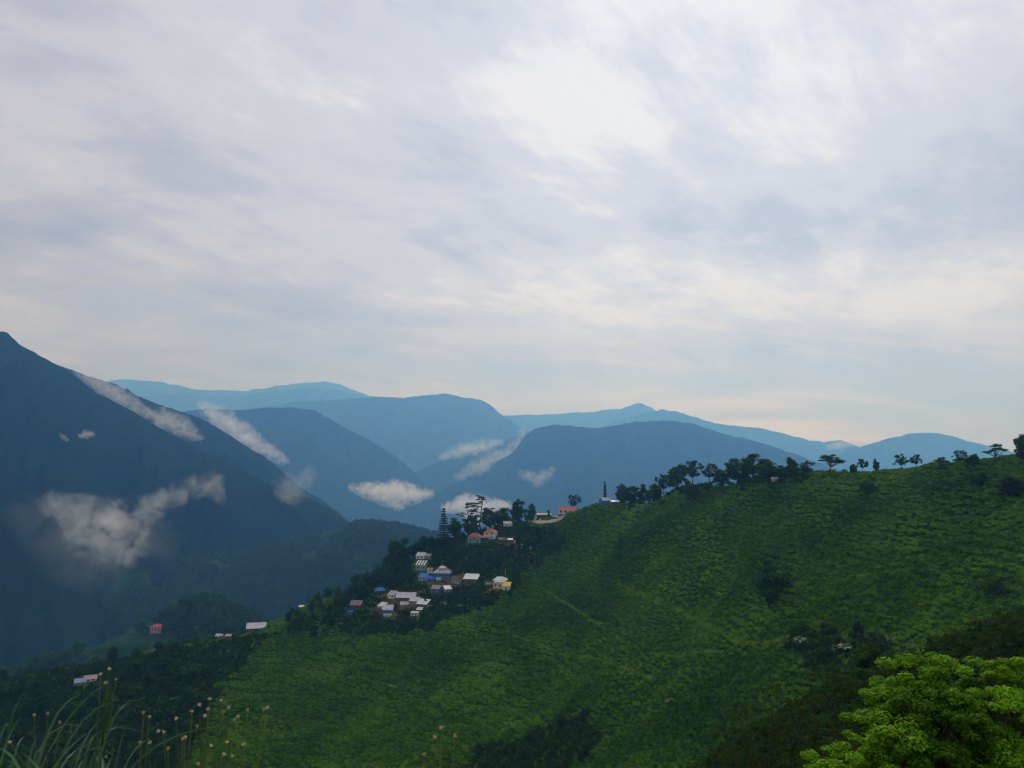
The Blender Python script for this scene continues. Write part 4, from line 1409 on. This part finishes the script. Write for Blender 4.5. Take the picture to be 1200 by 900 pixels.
thicket([(715, 600), (780, 580), (840, 572), (830, 590), (760, 605), (720, 612)], 16, [('bush', 2, 4, 1.3)], 'low bush on the slope below the crest trees beside the huts', 'low bushes below the crest trees', 4, 10, 'bush', 'bush')

# undergrowth of the woods
SHRUBS = [TREES['bush'][i][1] for i in range(6)]


def under(name, polys, sp, lo, hi, label, yr, sz=1.0, xr=(-420, 330)):
    X, Y = np.meshgrid(np.arange(*xr, sp), np.arange(*yr, sp))
    X = (X + rng.uniform(-.5, .5, X.shape) * sp).ravel()
    Y = (Y + rng.uniform(-.5, .5, Y.shape) * sp).ravel()
    p = np.c_[X, Y, H(X, Y)]
    u, v = proj_np(p)
    k = np.zeros(len(p), bool)
    ju, jv = 11 * fbm(X / 14, Y / 14, 201, 3), 8 * fbm(X / 14, Y / 14, 207, 3)
    for q in polys:
        k |= in_poly(u + ju, v + jv, q)
    for x0, x1, y0, y1, hd in HOUSE_BOX:
        k &= ~((u > x0 - 1) & (u < x1 + 1) & (v > y0 + 2) & (v < y1 + 3.5))
    for q in ROAD:
        k &= np.hypot(p[:, 0] - q[0], p[:, 1] - q[1]) > 4.2
    p = p[k]
    p[:, 2] -= .2
    return scatter(name, p, rng.uniform(lo, hi, len(p)) / 10, rng.uniform(0, 6.28, len(p)), SHRUBS, label, sz)


under('undergrowth', [THICK_A, THICK_B, THICK_C, THICK_D], 2.0, 1.0, 2.6, 'low dark undergrowth between the trees and houses of the spur', (150, 640))
under('crest_shrubs', [[(722, 592), (760, 574), (800, 560), (840, 556), (925, 552), (955, 552), (955, 559), (925, 566), (850, 570), (800, 578), (760, 590)]], 2.3, 1.4, 3.6, 'ragged shrubs under the skyline trees', (240, 640), xr=(20, 330))
# scrub on the shoulder at the right
X, Y = np.meshgrid(np.arange(5, 140, 1.5), np.arange(60, 135, 1.5))
X = (X + rng.uniform(-.6, .6, X.shape)).ravel()
Y = (Y + rng.uniform(-.6, .6, Y.shape)).ravel()
k = seg_ridge(X, Y, sh, .45) > H(X, Y) - 4
pp = np.c_[X, Y, H(X, Y) - .1][k]
scatter('scrub', pp, rng.uniform(.8, 2.2, len(pp)) / 10, rng.uniform(0, 6.28, len(pp)), [TREES['bush'][3][1], TREES['bush'][4][1], TREES['bush'][1][1], TREES['bush'][5][1]], 'dark green scrub on the near shoulder at the right')

# far woods on the knoll and the valley hill
FARTREE = []
for s in range(3):
    g = np.random.default_rng(300 + s)
    cl = []
    for i in range(9):
        d = g.normal(size=3)
        d /= np.linalg.norm(d)
        cl.append(((d[0] * 3, d[1] * 3, 5 + d[2] * 3.4), (2, 2, 1.7), 26))
    Vv, F, T = clump_leaves(cl, 1.6, g)
    FARTREE.append(mesh_np('far_tree', Vv, F, T, M_MID if s else M_DARK))


def forest(key, name, n, lo, hi, label, vmax, mask=None, seed=0):
    g = np.random.default_rng(seed)
    V = MT[key][1]
    nv, nu = V.shape[:2]
    a, b = g.uniform(11, nv - 1.01, n * 2), g.uniform(0, nu - 1.01, n * 2)
    i, j = a.astype(int), b.astype(int)
    fa, fb = (a - i)[:, None], (b - j)[:, None]
    p = (V[i, j] * (1 - fa) + V[i + 1, j] * fa) * (1 - fb) + (V[i, j + 1] * (1 - fa) + V[i + 1, j + 1] * fa) * fb
    u, v = proj_np(p)
    k = (u > -40) & (u < 640) & (v < vmax)
    if mask is not None:
        k &= mask(u, v, p)
    p = p[k][:n]
    p[:, 2] -= 1.0
    return scatter(name, p, g.uniform(lo, hi, len(p)) / 10, g.uniform(0, 6.28, len(p)), FARTREE, label)


def knoll_mask(u, v, p):
    meadow = fbm(p[:, 0] / 90, p[:, 1] / 90, 91, 3) > .6
    meadow |= (np.abs(u - 150) < 55) & (v > 742) & (v < 778)
    return ~meadow & ~((np.abs(u - 182) < 12) & (v > 730) & (v < 760))


forest('k', 'forest', 5200, 9, 17, 'hazy forest covering the small knoll', 860, knoll_mask, 5)
forest('g', 'forest', 16000, 9, 17, 'dark forest covering the valley hill', 800, lambda u, v, p: fbm(p[:, 0] / 130, p[:, 1] / 130, 17, 3) < .35, 6)


# ------------------------------------------------------------------ banana plants
def banana(px, py, h, label, seed, pale=False):
    g = random.Random(seed)
    c = hit(px, py)
    e = link('banana_plant', None, loc=c, rz=g.uniform(0, 6))
    st = MB()
    st.tube([(0, 0, -.3), (.05, 0, h * .25), (.08, .03, h * .5)], [.2, .16, .1], 7)
    link('stem', st.mesh('stem', M_MID, True), e)
    for i in range(10):
        an = i * 2.4 + g.uniform(-.3, .3)
        L = h * g.uniform(.55, .75)
        el = g.uniform(.5, 1.25)
        dx, dy = math.cos(an), math.sin(an)
        pts = []
        for s_ in range(7):
            s = s_ / 6
            r = L * s * math.cos(el) * (1 + .25 * s)
            z = h * .48 + L * s * math.sin(el) - L * .55 * s * s
            pts.append((dx * r, dy * r, z, .42 * math.sin(math.pi * (.06 + .92 * s)) ** .7 * h / 4.2))
        m = MB()
        for a, b in zip(pts[:-1], pts[1:]):
            for sgn in (-1, 1):
                q = [(a[0], a[1], a[2]), (b[0], b[1], b[2]), (b[0] - dy * b[3] * sgn, b[1] + dx * b[3] * sgn, b[2] - b[3] * .35), (a[0] - dy * a[3] * sgn, a[1] + dx * a[3] * sgn, a[2] - a[3] * .35)]
                m.quad(*(q if sgn < 0 else q[::-1]))
        me = m.mesh('leaf', M_BANANA)
        at = me.attributes.new('tint', 'FLOAT', 'FACE')
        at.data.foreach_set('value', np.full(len(me.polygons), g.uniform(.3, 1), np.float32))
        link('leaf', me, e)
    tag(e, label, 'banana plant')


banana(938, 758, 4.6, 'pale glossy banana plant at the left of the gully clump', 1)
banana(991, 768, 4.8, 'star-shaped banana plant in the middle of the gully clump', 2)
banana(1044, 756, 3.2, 'small banana plant at the right end of the gully clump', 9)
banana(503, 716, 5.0, 'banana plant below the white roofs at the lower village edge', 3)
banana(520, 712, 4.5, 'banana plant below the small square-roofed hut', 4)
banana(540, 715, 4.5, 'banana plant right of the other two under the village', 5)
banana(372, 745, 5.0, 'banana plant left of the brownish lone hut', 6)
banana(398, 736, 4.4, 'banana plant just under the brownish lone hut', 7)
banana(786, 828, 4.0, 'dim banana plant in the tea low in the middle', 8)


# ------------------------------------------------------------------ trees close to the camera
def branchy(base, limbs, mat, name='trunk'):
    mb = MB()
    for pts, r0, r1 in limbs:
        n = len(pts)
        mb.tube(pts, [r0 + (r1 - r0) * i / (n - 1) for i in range(n)], 7)
    return mb.mesh(name, mat, True)


def near_tree(name, basepx, D, sprays, leaf_size, count, mat, bark, label, seed, flat=.4, trunk_r=.2, twigs=6, fork_t=.5, shaded=None):
    """sprays: (px, py, ddepth, radius in px): leaf sprays carried by limbs from the trunk"""
    g = np.random.default_rng(seed)
    bx_, by_ = P(basepx, 900, D)[:2]
    bz = float(H(bx_, by_))
    base = np.array([bx_, by_, bz])
    pts = [(P(a, b, D + dd), r * .93 * D / FPX) for a, b, dd, r in sprays]
    mean = np.mean([p for p, r in pts], 0)
    fork = base + (mean - base) * fork_t
    limbs = [(limb_pts((0, 0, -.4), fork - base, g, 0, 5), trunk_r, trunk_r * .6)]
    cl_bright, cl_shaded = [], []
    for ii, (p, r) in enumerate(pts):
        cl = cl_shaded if shaded and ii in shaded[1] else cl_bright
        q = p - base
        s = g.uniform(.55, 1.0)
        st = (fork - base) * s
        lp = limb_pts(st, q - np.array([0, 0, r * .35]), g, -.08, 6)
        limbs.append((lp, trunk_r * .38, .02))
        for i in range(twigs):
            an = g.uniform(0, 6.28)
            rr = r * g.uniform(.35, .95)
            tip = q + np.array([math.cos(an) * rr, math.sin(an) * rr, -.35 * rr * rr / r + g.normal(scale=r * .12)])
            limbs.append((limb_pts(lp[g.integers(3, 6)], tip, g, .03, 3), trunk_r * .13, .008))
            cr = r * g.uniform(.15, .34)
            cl.append((tip, (cr, cr, cr * flat), int(count * cr / r)))
        cl.append((q, (r * .35, r * .35, r * flat * .5), int(count * .25)))
    Vv, F, T = clump_leaves(cl_bright, leaf_size, g, .8, .5)
    e = link(name, None, loc=base)
    link('trunk', branchy(base, limbs, bark), e)
    cr_o = link('crown', mesh_np('crown', Vv, F, T, mat), e)
    if cl_shaded:
        Vv, F, T = clump_leaves(cl_shaded, leaf_size, g, .8, .5)
        tag(link('shaded_leaves', mesh_np('shaded_leaves', Vv, F, T, shaded[0]), cr_o), 'deeper green leaves with crown shade put into their colour')
    tag(e, label, 'tree')
    return e


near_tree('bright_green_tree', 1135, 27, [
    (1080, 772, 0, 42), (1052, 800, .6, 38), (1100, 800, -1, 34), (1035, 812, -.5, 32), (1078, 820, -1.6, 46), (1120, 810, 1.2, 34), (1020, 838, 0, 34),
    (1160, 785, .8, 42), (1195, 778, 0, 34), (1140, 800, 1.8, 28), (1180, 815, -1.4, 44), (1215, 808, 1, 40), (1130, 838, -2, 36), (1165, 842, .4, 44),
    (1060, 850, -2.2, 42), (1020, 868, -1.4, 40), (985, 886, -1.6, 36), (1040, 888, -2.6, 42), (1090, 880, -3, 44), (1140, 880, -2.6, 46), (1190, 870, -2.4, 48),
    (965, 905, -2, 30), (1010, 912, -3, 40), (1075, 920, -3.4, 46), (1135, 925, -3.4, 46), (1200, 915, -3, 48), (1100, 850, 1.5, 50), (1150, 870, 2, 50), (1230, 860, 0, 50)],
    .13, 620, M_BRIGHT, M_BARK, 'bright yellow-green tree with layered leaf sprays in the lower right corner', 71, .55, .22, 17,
    shaded=(M_SHADELEAF, {4, 5, 9, 12, 13, 18, 19, 23, 24, 26, 27, 28}))  # lower and inner sprays, painted darker as the crown's shaded part
near_tree('feathery_tree', 910, 44, [
    (905, 812, 0, 34), (870, 832, 1, 34), (935, 822, -1, 36), (965, 815, 1, 30), (850, 856, 0, 30), (890, 850, -2, 36), (925, 850, -1, 38), (960, 845, 1, 36),
    (985, 862, 0, 30), (840, 888, 1, 28), (868, 885, -2, 34), (905, 885, -2.5, 38), (950, 880, -2, 36), (980, 890, 0, 32), (860, 915, 0, 32), (900, 920, -2, 36), (945, 915, -2, 38)],
    .12, 170, M_OLIVE, M_BARK, 'brownish feathery tree with bare dark limbs left of the bright green tree', 73, .5, .2, 7)
near_tree('feathery_shrub', 1010, 70, [(1000, 800, 0, 36), (1030, 790, 1, 34), (1060, 775, 1, 30), (975, 795, 0, 32), (1040, 820, 0, 40), (1000, 835, -1, 40)],
          .22, 300, M_OLIVE, M_BARK, 'olive tree between the gully bananas and the bright green tree', 75, .5, .18, 6)
near_tree('olive_tree', 1150, 95, [(1120, 742, 0, 26), (1150, 728, 0, 28), (1180, 720, 0, 28), (1165, 745, -1, 34), (1200, 735, -1, 30), (1135, 762, -1, 30)],
          .3, 260, M_OLIVE, M_BARK, 'olive bushy tree on the near shoulder above the bright green tree', 77, .55, .2, 6)

# ------------------------------------------------------------------ the bank under the camera
bxs, bys = np.meshgrid(np.arange(-16, 16.1, .4), np.arange(-8, 24.1, .4))


def bank_z(x, y):
    x, y = np.asarray(x, float), np.asarray(y, float)
    return -1.75 - .72 * np.maximum(y - 2.9, 0) + .10 * fbm(x / 1.6, y / 1.6, 21, 3) * np.clip(y / 2, 0, 1)


o = link('roadside_bank', mesh_np('roadside_bank', np.stack([bxs, bys, bank_z(bxs, bys)], -1).reshape(-1, 3), grid_faces(bxs.shape[1], bxs.shape[0]), mat=M_EARTH, smooth=True))
tag(o, 'earth bank at the roadside under the grass and flowers', kind='structure')


def blade(root, tip, droop, wid, g, n=8):
    """one arching grass blade as a folded strip"""
    root, tip = np.array(root, float), np.array(tip, float)
    d = tip - root
    side = np.cross(d, [0, 0, 1.0])
    side /= np.linalg.norm(side) + 1e-9
    m = MB()
    P_ = []
    for i in range(n + 1):
        s = i / n
        c = root + d * s
        c[2] += droop * math.sin(math.pi * s ** .8)
        ww = wid * (1 - s ** 2.2) * (.55 + .45 * min(1, s * 4)) + .0006
        P_.append((c - side * ww / 2 + np.array([0, 0, ww * .25]), c, c + side * ww / 2 + np.array([0, 0, ww * .25])))
    for a, b in zip(P_[:-1], P_[1:]):
        m.quad(a[0], a[1], b[1], b[0])
        m.quad(a[1], a[2], b[2], b[1])
    me = m.mesh('blade', M_GRASS, True)
    at = me.attributes.new('tint', 'FLOAT', 'FACE')
    at.data.foreach_set('value', np.full(len(me.polygons), g.uniform(0, 1), np.float32))
    return me


def grass_clump(px, top, D, n, spread, label, seed, reach=.5, wid=.016):
    g = random.Random(seed)
    c = P(px, 900, D)
    x, y = c[0], c[1]
    z = float(bank_z(x, y))
    ztop = P(px, top, D)[2]
    h = ztop - z
    e = link('grass_clump', None, loc=(x, y, z))
    for i in range(n):
        an = g.uniform(0, 6.28)
        r0 = g.uniform(0, spread * .35)
        root = (math.cos(an) * r0, math.sin(an) * r0, -.03)
        an2 = an + g.uniform(-.6, .6)
        rr = r0 + g.uniform(.25, 1) * reach
        hh = h * g.uniform(.45, 1.0)
        tip = (math.cos(an2) * rr, math.sin(an2) * rr, hh * g.uniform(.55, .95))
        link('blade', blade(root, tip, hh * g.uniform(.25, .45), wid * g.uniform(.6, 1.3), g), e)
    tag(e, label, 'grass')


grass_clump(20, 800, 3.0, 110, .6, 'blue-green arching grass clump at the left edge', 1, .55)
grass_clump(75, 830, 2.7, 80, .5, 'blue-green grass clump right beside the edge clump', 2, .5)
grass_clump(-30, 795, 3.3, 70, .5, 'taller grass clump cut by the left edge behind the others', 3, .6)
grass_clump(120, 855, 2.5, 44, .3, 'low grass clump under the tall single stem', 4, .4)
grass_clump(322, 880, 2.4, 7, .12, 'few thin grass blades right of the flower patch', 5, .22, .012)
grass_clump(492, 872, 2.3, 4, .06, 'two or three upright grass blades at the bottom below the village', 6, .12, .014)
grass_clump(560, 884, 2.3, 4, .10, 'short curled grass blades in the bottom middle', 7, .18, .014)
grass_clump(650, 890, 2.3, 4, .08, 'lowest grass tips at the bottom, right of the curled blades', 8, .15, .016)


def flower_mesh(seed):
    g = random.Random(seed)
    m = MB()
    n = g.choice((5, 5, 6))
    for i in range(n):
        an = 2 * math.pi * i / n + g.uniform(-.15, .15)
        r = .0068 * g.uniform(.6, 1.15)
        dx, dy = math.cos(an), math.sin(an)
        w_ = .0042
        m.quad((dx * .002, dy * .002, 0), (dx * r * .6 - dy * w_, dy * r * .6 + dx * w_, .003), (dx * r, dy * r, .001), (dx * r * .6 + dy * w_, dy * r * .6 - dx * w_, .003))
    return m.mesh('petals', M_PETAL)


FLW = [flower_mesh(i) for i in range(4)]
cm = MB()
cm.tube([(0, 0, -.006), (0, 0, 0), (0, 0, .004)], [.0018, .003, .0018], 7)
FC = cm.mesh('centre', M_YELLOW, True)


def tint_mesh(me, v):
    at = me.attributes.new('tint', 'FLOAT', 'FACE')
    at.data.foreach_set('value', np.full(len(me.polygons), v, np.float32))
    return me


def wildflower(rootpx, D, heads, label, seed, group=None, stem_w=.0035, leaves_n=14):
    g = random.Random(seed)
    c = P(rootpx, 900, D)
    x, y = c[0], c[1]
    z = float(bank_z(x, y))
    base = np.array([x, y, z])
    e = link('wildflower', None, loc=base)
    main = max(heads, key=lambda q: -q[1])
    tops = [(P(a, b, D + g.uniform(-.12, .12)) - base) for a, b in heads]
    mt = P(main[0], main[1], D) - base
    mp = [np.array([0, 0, -.03]) + (mt - 0) * s + np.array([.02 * math.sin(5 * s + seed), 0, 0]) * s * (1 - s) * 2 for s in np.linspace(0, 1, 8)]
    m = MB()
    m.tube(mp, [stem_w * (1 - .6 * i / 7) for i in range(8)], 6)
    for tpt in tops:
        s = g.uniform(.35, .8)
        st = np.array([np.interp(s, np.linspace(0, 1, 8), [q[k] for q in mp]) for k in range(3)])
        if np.linalg.norm(tpt - mt) < .02:
            st = mp[-2]
        md = (st + tpt) / 2 + np.array([(tpt - st)[0] * .18, 0, -.01])
        m.tube([st, md, tpt], [stem_w * .5, stem_w * .4, stem_w * .3], 5)
    link('stem', tint_mesh(m.mesh('stem', M_STEM, True), g.random()), e)
    for i in range(leaves_n):
        s = g.uniform(.15, .75)
        st = np.array([np.interp(s, np.linspace(0, 1, 8), [q[k] for q in mp]) for k in range(3)])
        an = g.uniform(0, 6.28)
        L = g.uniform(.05, .12)
        l = MB()
        dx, dy = math.cos(an), math.sin(an)
        w_ = L * .16
        l.quad((0, 0, 0), (dx * L * .5 - dy * w_, dy * L * .5 + dx * w_, L * .22), (dx * L, dy * L, L * .1), (dx * L * .5 + dy * w_, dy * L * .5 - dx * w_, L * .22))
        link('leaf', tint_mesh(l.mesh('leaf', M_STEM), g.random()), e, st)
    for tpt in tops:
        f = link('flower', FLW[g.randrange(4)], e, tpt)
        f.rotation_euler = (g.uniform(-.7, .9), g.uniform(-.6, .6), g.uniform(0, 6))
        link('centre', FC, f)
    tag(e, label, 'flower', group)


wildflower(112, 2.9, [(128, 784), (118, 790), (136, 796), (124, 800)], 'tall single wildflower stem rising above the grass clumps', 1, stem_w=.006, leaves_n=7)
wildflower(228, 2.7, [(246, 819), (259, 821), (234, 826), (268, 829), (262, 834), (244, 831)], 'tallest white wildflower in the middle of the flower patch', 2)
wildflower(250, 2.6, [(290, 832), (279, 840), (275, 843), (309, 831), (313, 829)], 'white wildflower leaning to the right end of the flower patch', 3)
wildflower(190, 2.65, [(225, 834), (240, 839), (231, 851), (206, 842), (192, 858)], 'white wildflower leaning right from the left of the patch', 4)
wildflower(215, 2.4, [(214, 866), (217, 864), (247, 874), (197, 877), (266, 870), (272, 886)], 'low white wildflower in front of the flower patch', 5)
wildflower(170, 2.8, [(168, 835), (175, 840), (164, 870), (176, 870), (186, 857)], 'yellowish sparse wildflower at the left of the patch', 6)
wildflower(240, 2.35, [(232, 895), (262, 884), (286, 872)], 'lowest wildflower at the bottom edge of the patch', 7)
wildflower(515, 2.35, [(517, 853), (533, 862), (509, 864), (497, 884)], 'single white wildflower standing alone at the bottom middle', 8)
wildflower(60, 2.9, [(56, 836), (40, 838), (12, 870), (70, 846)], 'pale wildflower half hidden in the left grass clumps', 9)

# weedy brown cover on the bank
WEED = []
for s_ in range(6):
    g = np.random.default_rng(500 + s_)
    C, nn, st = [], [], MB()
    for j in range(5):
        bx_, by_ = g.normal(scale=.10, size=2)
        tx, ty, hh = bx_ + g.normal(scale=.14), by_ + g.normal(scale=.14), g.uniform(.35, .8)
        st.tube([(bx_, by_, -.02), ((bx_ + tx) / 2 + .02, (by_ + ty) / 2, hh * .5), (tx, ty, hh)], [.004, .003, .0015], 4)
        for i in range(22):
            q = g.uniform(.12, 1.0)
            an = g.uniform(0, 6.28)
            r_ = g.uniform(.015, .05) * (1.25 - q)
            C.append((bx_ + (tx - bx_) * q + math.cos(an) * r_, by_ + (ty - by_) * q + math.sin(an) * r_, hh * q + g.normal(scale=.01)))
            nn.append((math.cos(an) * .7, math.sin(an) * .7, .7))
    C, nn = np.array(C), np.array(nn)
    Vv, F = leaves(C, nn, g.uniform(.03, .065, len(C)), .36, g=g)
    k0 = len(st.v)
    faces = [tuple(q) for q in st.f] + [tuple(int(z) + k0 for z in q) for q in F]
    me = bpy.data.meshes.new('weed')
    me.from_pydata(st.v + [tuple(q) for q in Vv], [], faces)
    at = me.attributes.new('tint', 'FLOAT', 'FACE')
    at.data.foreach_set('value', g.random(len(faces)).astype(np.float32))
    me.materials.append(M_WEED)
    WEED.append(me)
n = 900
X, Y = rng.uniform(-4.5, 4.5, n), rng.uniform(2.5, 6.0, n)
dens = np.where(X < -.75, 1.0, .0)
k = rng.random(n) < dens
X, Y = X[k], Y[k]
sc_ = rng.uniform(.6, 1.15, len(X)) * np.where(X < -1.1, .8, .6)
scatter('weeds', np.c_[X, Y, bank_z(X, Y)], sc_, rng.uniform(0, 6.28, len(X)), WEED, 'brownish weeds covering the roadside bank at the lower left')


# ------------------------------------------------------------------ clouds lying in the valleys
def cloud(chains, D, label, rho=1.0, k=1.6, ns=1.0, seed=1, name='cloud'):
    """chains of (px, py, radius in px): closed body of soft-edged vapour around tapering strokes"""
    import bmesh
    ch = [[(Vector(P(q[0], q[1], D)), q[2] * D / FPX) for q in c_] for c_ in chains]
    allp = [q for c_ in ch for q in c_]
    org = sum((a for a, b in allp), Vector()) / len(allp)
    rmin = min(r for a, r in allp)
    rmean = sum(r for a, r in allp) / len(allp)
    bm = bmesh.new()
    segs = []
    for c_ in ch:
        for (a, ra), (b, rb) in zip(c_[:-1], c_[1:]):
            segs.append((a - org, b - org, ra, rb))
            n = max(2, int((b - a).length / (min(ra, rb) * .4)))
            for i in range(n + 1):
                s_ = i / n
                ret = bmesh.ops.create_icosphere(bm, subdivisions=2, radius=(ra + (rb - ra) * s_))
                bmesh.ops.translate(bm, verts=ret['verts'], vec=a.lerp(b, s_) - org)
    me = bpy.data.meshes.new(name)
    bm.to_mesh(me)
    bm.free()
    tmp = bpy.data.objects.new('tmp', me)
    COL.objects.link(tmp)
    rm = tmp.modifiers.new('r', 'REMESH')
    rm.mode = 'VOXEL'
    rm.voxel_size = rmin / 3
    dg = bpy.context.evaluated_depsgraph_get()
    dg.update()
    m2 = bpy.data.meshes.new_from_object(tmp.evaluated_get(dg))
    bpy.data.objects.remove(tmp)
    mt, t = new_mat(name)
    pos = t.n('ShaderNodeTexCoord').outputs['Object']
    off = t.vmath('ADD', pos, (seed * 977.0, seed * 311.0, seed * 173.0))
    acc = None
    for a, b, ra, rb in segs:
        ab = b - a
        pa = t.vmath('SUBTRACT', pos, tuple(a))
        tt = t.math('DIVIDE', t.vmath('DOT_PRODUCT', pa, tuple(ab)), ab.length_squared, clamp=True)
        near_ = t.n('ShaderNodeVectorMath', {0: tuple(ab), 3: tt}, operation='SCALE').outputs[0]
        d = t.n('ShaderNodeVectorMath', {0: pa, 1: near_}, operation='DISTANCE').outputs['Value']
        rr = t.math('ADD', t.math('MULTIPLY', tt, rb - ra), ra)
        f = t.math('SUBTRACT', 1.0, t.math('DIVIDE', d, rr), clamp=True)
        acc = f if acc is None else t.math('MAXIMUM', acc, f)
    nz = t.noise(off, 1.25 * ns / rmean, 5, .56, 1.0)
    v = t.math('ADD', acc, t.math('MULTIPLY', t.math('SUBTRACT', nz, .60), k * 1.5))
    den = t.n('ShaderNodeMapRange', {0: v, 1: -.05, 2: 1.15, 3: 0.0, 4: rho * 2.3 / rmean}).outputs[0]
    edge = t.n('ShaderNodeMapRange', {0: acc, 1: .02, 2: .35, 3: 0.0, 4: 1.0}, interpolation_type='SMOOTHSTEP').outputs[0]
    den = t.math('MULTIPLY', den, edge)
    pv = t.n('ShaderNodeVolumePrincipled', {'Color': (1, 1, 1, 1), 'Absorption Color': (1, 1, 1, 1), 'Density': den, 'Anisotropy': .4})
    t.n('ShaderNodeOutputMaterial', {1: pv})
    m2.materials.clear()
    m2.materials.append(mt)
    o = link(name, m2, loc=org)
    tag(o, label, 'cloud')
    return o


cloud([[(58, 588, 20), (84, 602, 34), (118, 612, 40), (150, 616, 38), (170, 600, 28), (192, 583, 20), (222, 574, 20), (250, 566, 19), (256, 584, 13)], [(96, 622, 34), (130, 634, 40), (150, 640, 30)]], 1560,
      'large torn white mist cloud floating before the tall left mountain', .34, 2.0, 1.1, 1)
cloud([[(20, 600, 30), (60, 620, 52), (110, 650, 60), (170, 650, 45), (200, 620, 30)]], 1540, 'thin veil of mist hanging round and under the torn white cloud', .06, 1.8, .8, 21)
cloud([[(236, 476, 10), (256, 488, 19), (280, 506, 20), (302, 522, 16), (334, 540, 9)]], 4300, 'bright cloud streak sliding down behind the dark ridge', .55, 1.8, 1.4, 2)
cloud([[(94, 436, 10), (118, 452, 16), (148, 471, 17), (168, 482, 11)], [(168, 483, 10), (192, 491, 18), (212, 500, 18), (232, 512, 10)]], 2850, 'long thin cloud clinging behind the crest of the tall left mountain', .4, 1.7, 1.3, 3)
cloud([[(412, 571, 7), (436, 576, 15), (462, 577, 20), (484, 580, 16), (504, 578, 8)], [(440, 579, 13), (468, 593, 9)]], 5200, 'white heaped cloud in the valley left of the layered conifer', 1.0, 1.6, 1.4, 4)
cloud([[(522, 596, 9), (545, 591, 17), (568, 594, 17), (594, 592, 9)], [(548, 592, 15), (556, 608, 14)]], 4200, 'white cloud behind the open pines', 1.0, 1.5, 1.4, 5)
cloud([[(536, 559, 8), (560, 547, 14), (585, 537, 15), (598, 530, 12), (606, 520, 11), (613, 506, 7)]], 6150, 'ragged cloud strip climbing the shoulder of the broad mountain', .32, 1.8, 1.3, 6)
cloud([[(518, 535, 7), (542, 528, 13), (562, 524, 13), (586, 519, 7)]], 7400, 'small flat cloud beyond the hazy shoulder', .36, 1.6, 1.2, 7)
cloud([[(61, 509, 4), (69, 512, 8), (78, 516, 5)]], 2050, 'tiny cloud puff on the tall left mountain, left of two', .3, 1.6, 1.1, 8)
cloud([[(93, 511, 4), (101, 509, 8), (109, 509, 5)]], 2050, 'tiny cloud puff on the tall left mountain, right of two', .3, 1.6, 1.1, 9)
cloud([[(-6, 424, 14), (0, 438, 14), (10, 452, 9)]], 2200, 'small cloud scrap cut by the left edge high on the mountain', .4, 1.5, 1.1, 10)
cloud([[(322, 594, 12), (342, 574, 28), (364, 554, 14)]], 2200, 'faint mist patch at the foot of the dark ridge', .14, 1.6, 1.0, 11)
cloud([[(612, 555, 8), (630, 562, 13), (646, 553, 9)]], 5200, 'faint cloud wisp on the broad mountain above the crest trees', .25, 1.6, 1.1, 12)
cloud([[(972, 524, 6), (985, 521, 9), (1004, 518, 6)]], 10700, 'pale cloud bank in the notch between the ridge and the rounded mountain', .3, 1.4, 1.0, 13)

# ------------------------------------------------------------------ haze
hb = MB()
hb.box(-17000, 17000, -2500, 19800, FLOOR_Z - 40, 1560)
mh, t = new_mat('haze')
pv = t.n('ShaderNodeVolumePrincipled', {'Color': (.165, .455, 1.0, 1), 'Absorption Color': (1, 1, 1, 1), 'Density': 1.5e-4, 'Anisotropy': .5})
t.n('ShaderNodeOutputMaterial', {1: pv})
tag(link('haze', hb.mesh('haze', mh)), 'blue haze filling the valleys', kind='stuff')


# things that would share a label are told apart by their order across the picture
ORD = ['leftmost', 'second', 'third', 'fourth', 'fifth', 'sixth', 'seventh', 'eighth', 'ninth', 'tenth', 'eleventh', 'twelfth']
same = {}
for o in bpy.data.objects:
    if o.parent is None and 'label' in o and o.get('group') not in (None, 'nearest tea bushes'):
        same.setdefault(o['label'], []).append(o)
for lb, obs in same.items():
    if len(obs) < 2 or len(obs) > 12:
        continue
    obs.sort(key=lambda q: q.location.x / q.location.y)
    for i, o in enumerate(obs):
        if len(obs) == 2:
            o['label'] = lb + (', left of two' if i == 0 else ', right of two')
        elif i == 0:
            o['label'] = lb + ', leftmost'
        elif i == len(obs) - 1:
            o['label'] = lb + ', rightmost'
        else:
            o['label'] = lb + ', ' + ORD[i] + ' from left'
        o['label'] = ' '.join(q for q in o['label'].split() if not (q == 'dark' and len(o['label'].split()) > 16))
        if len(o['label'].split()) > 16:
            o['label'] = o['label'].replace('above and ', 'above ').replace('below and ', 'below ').replace(' a little ', ' ')
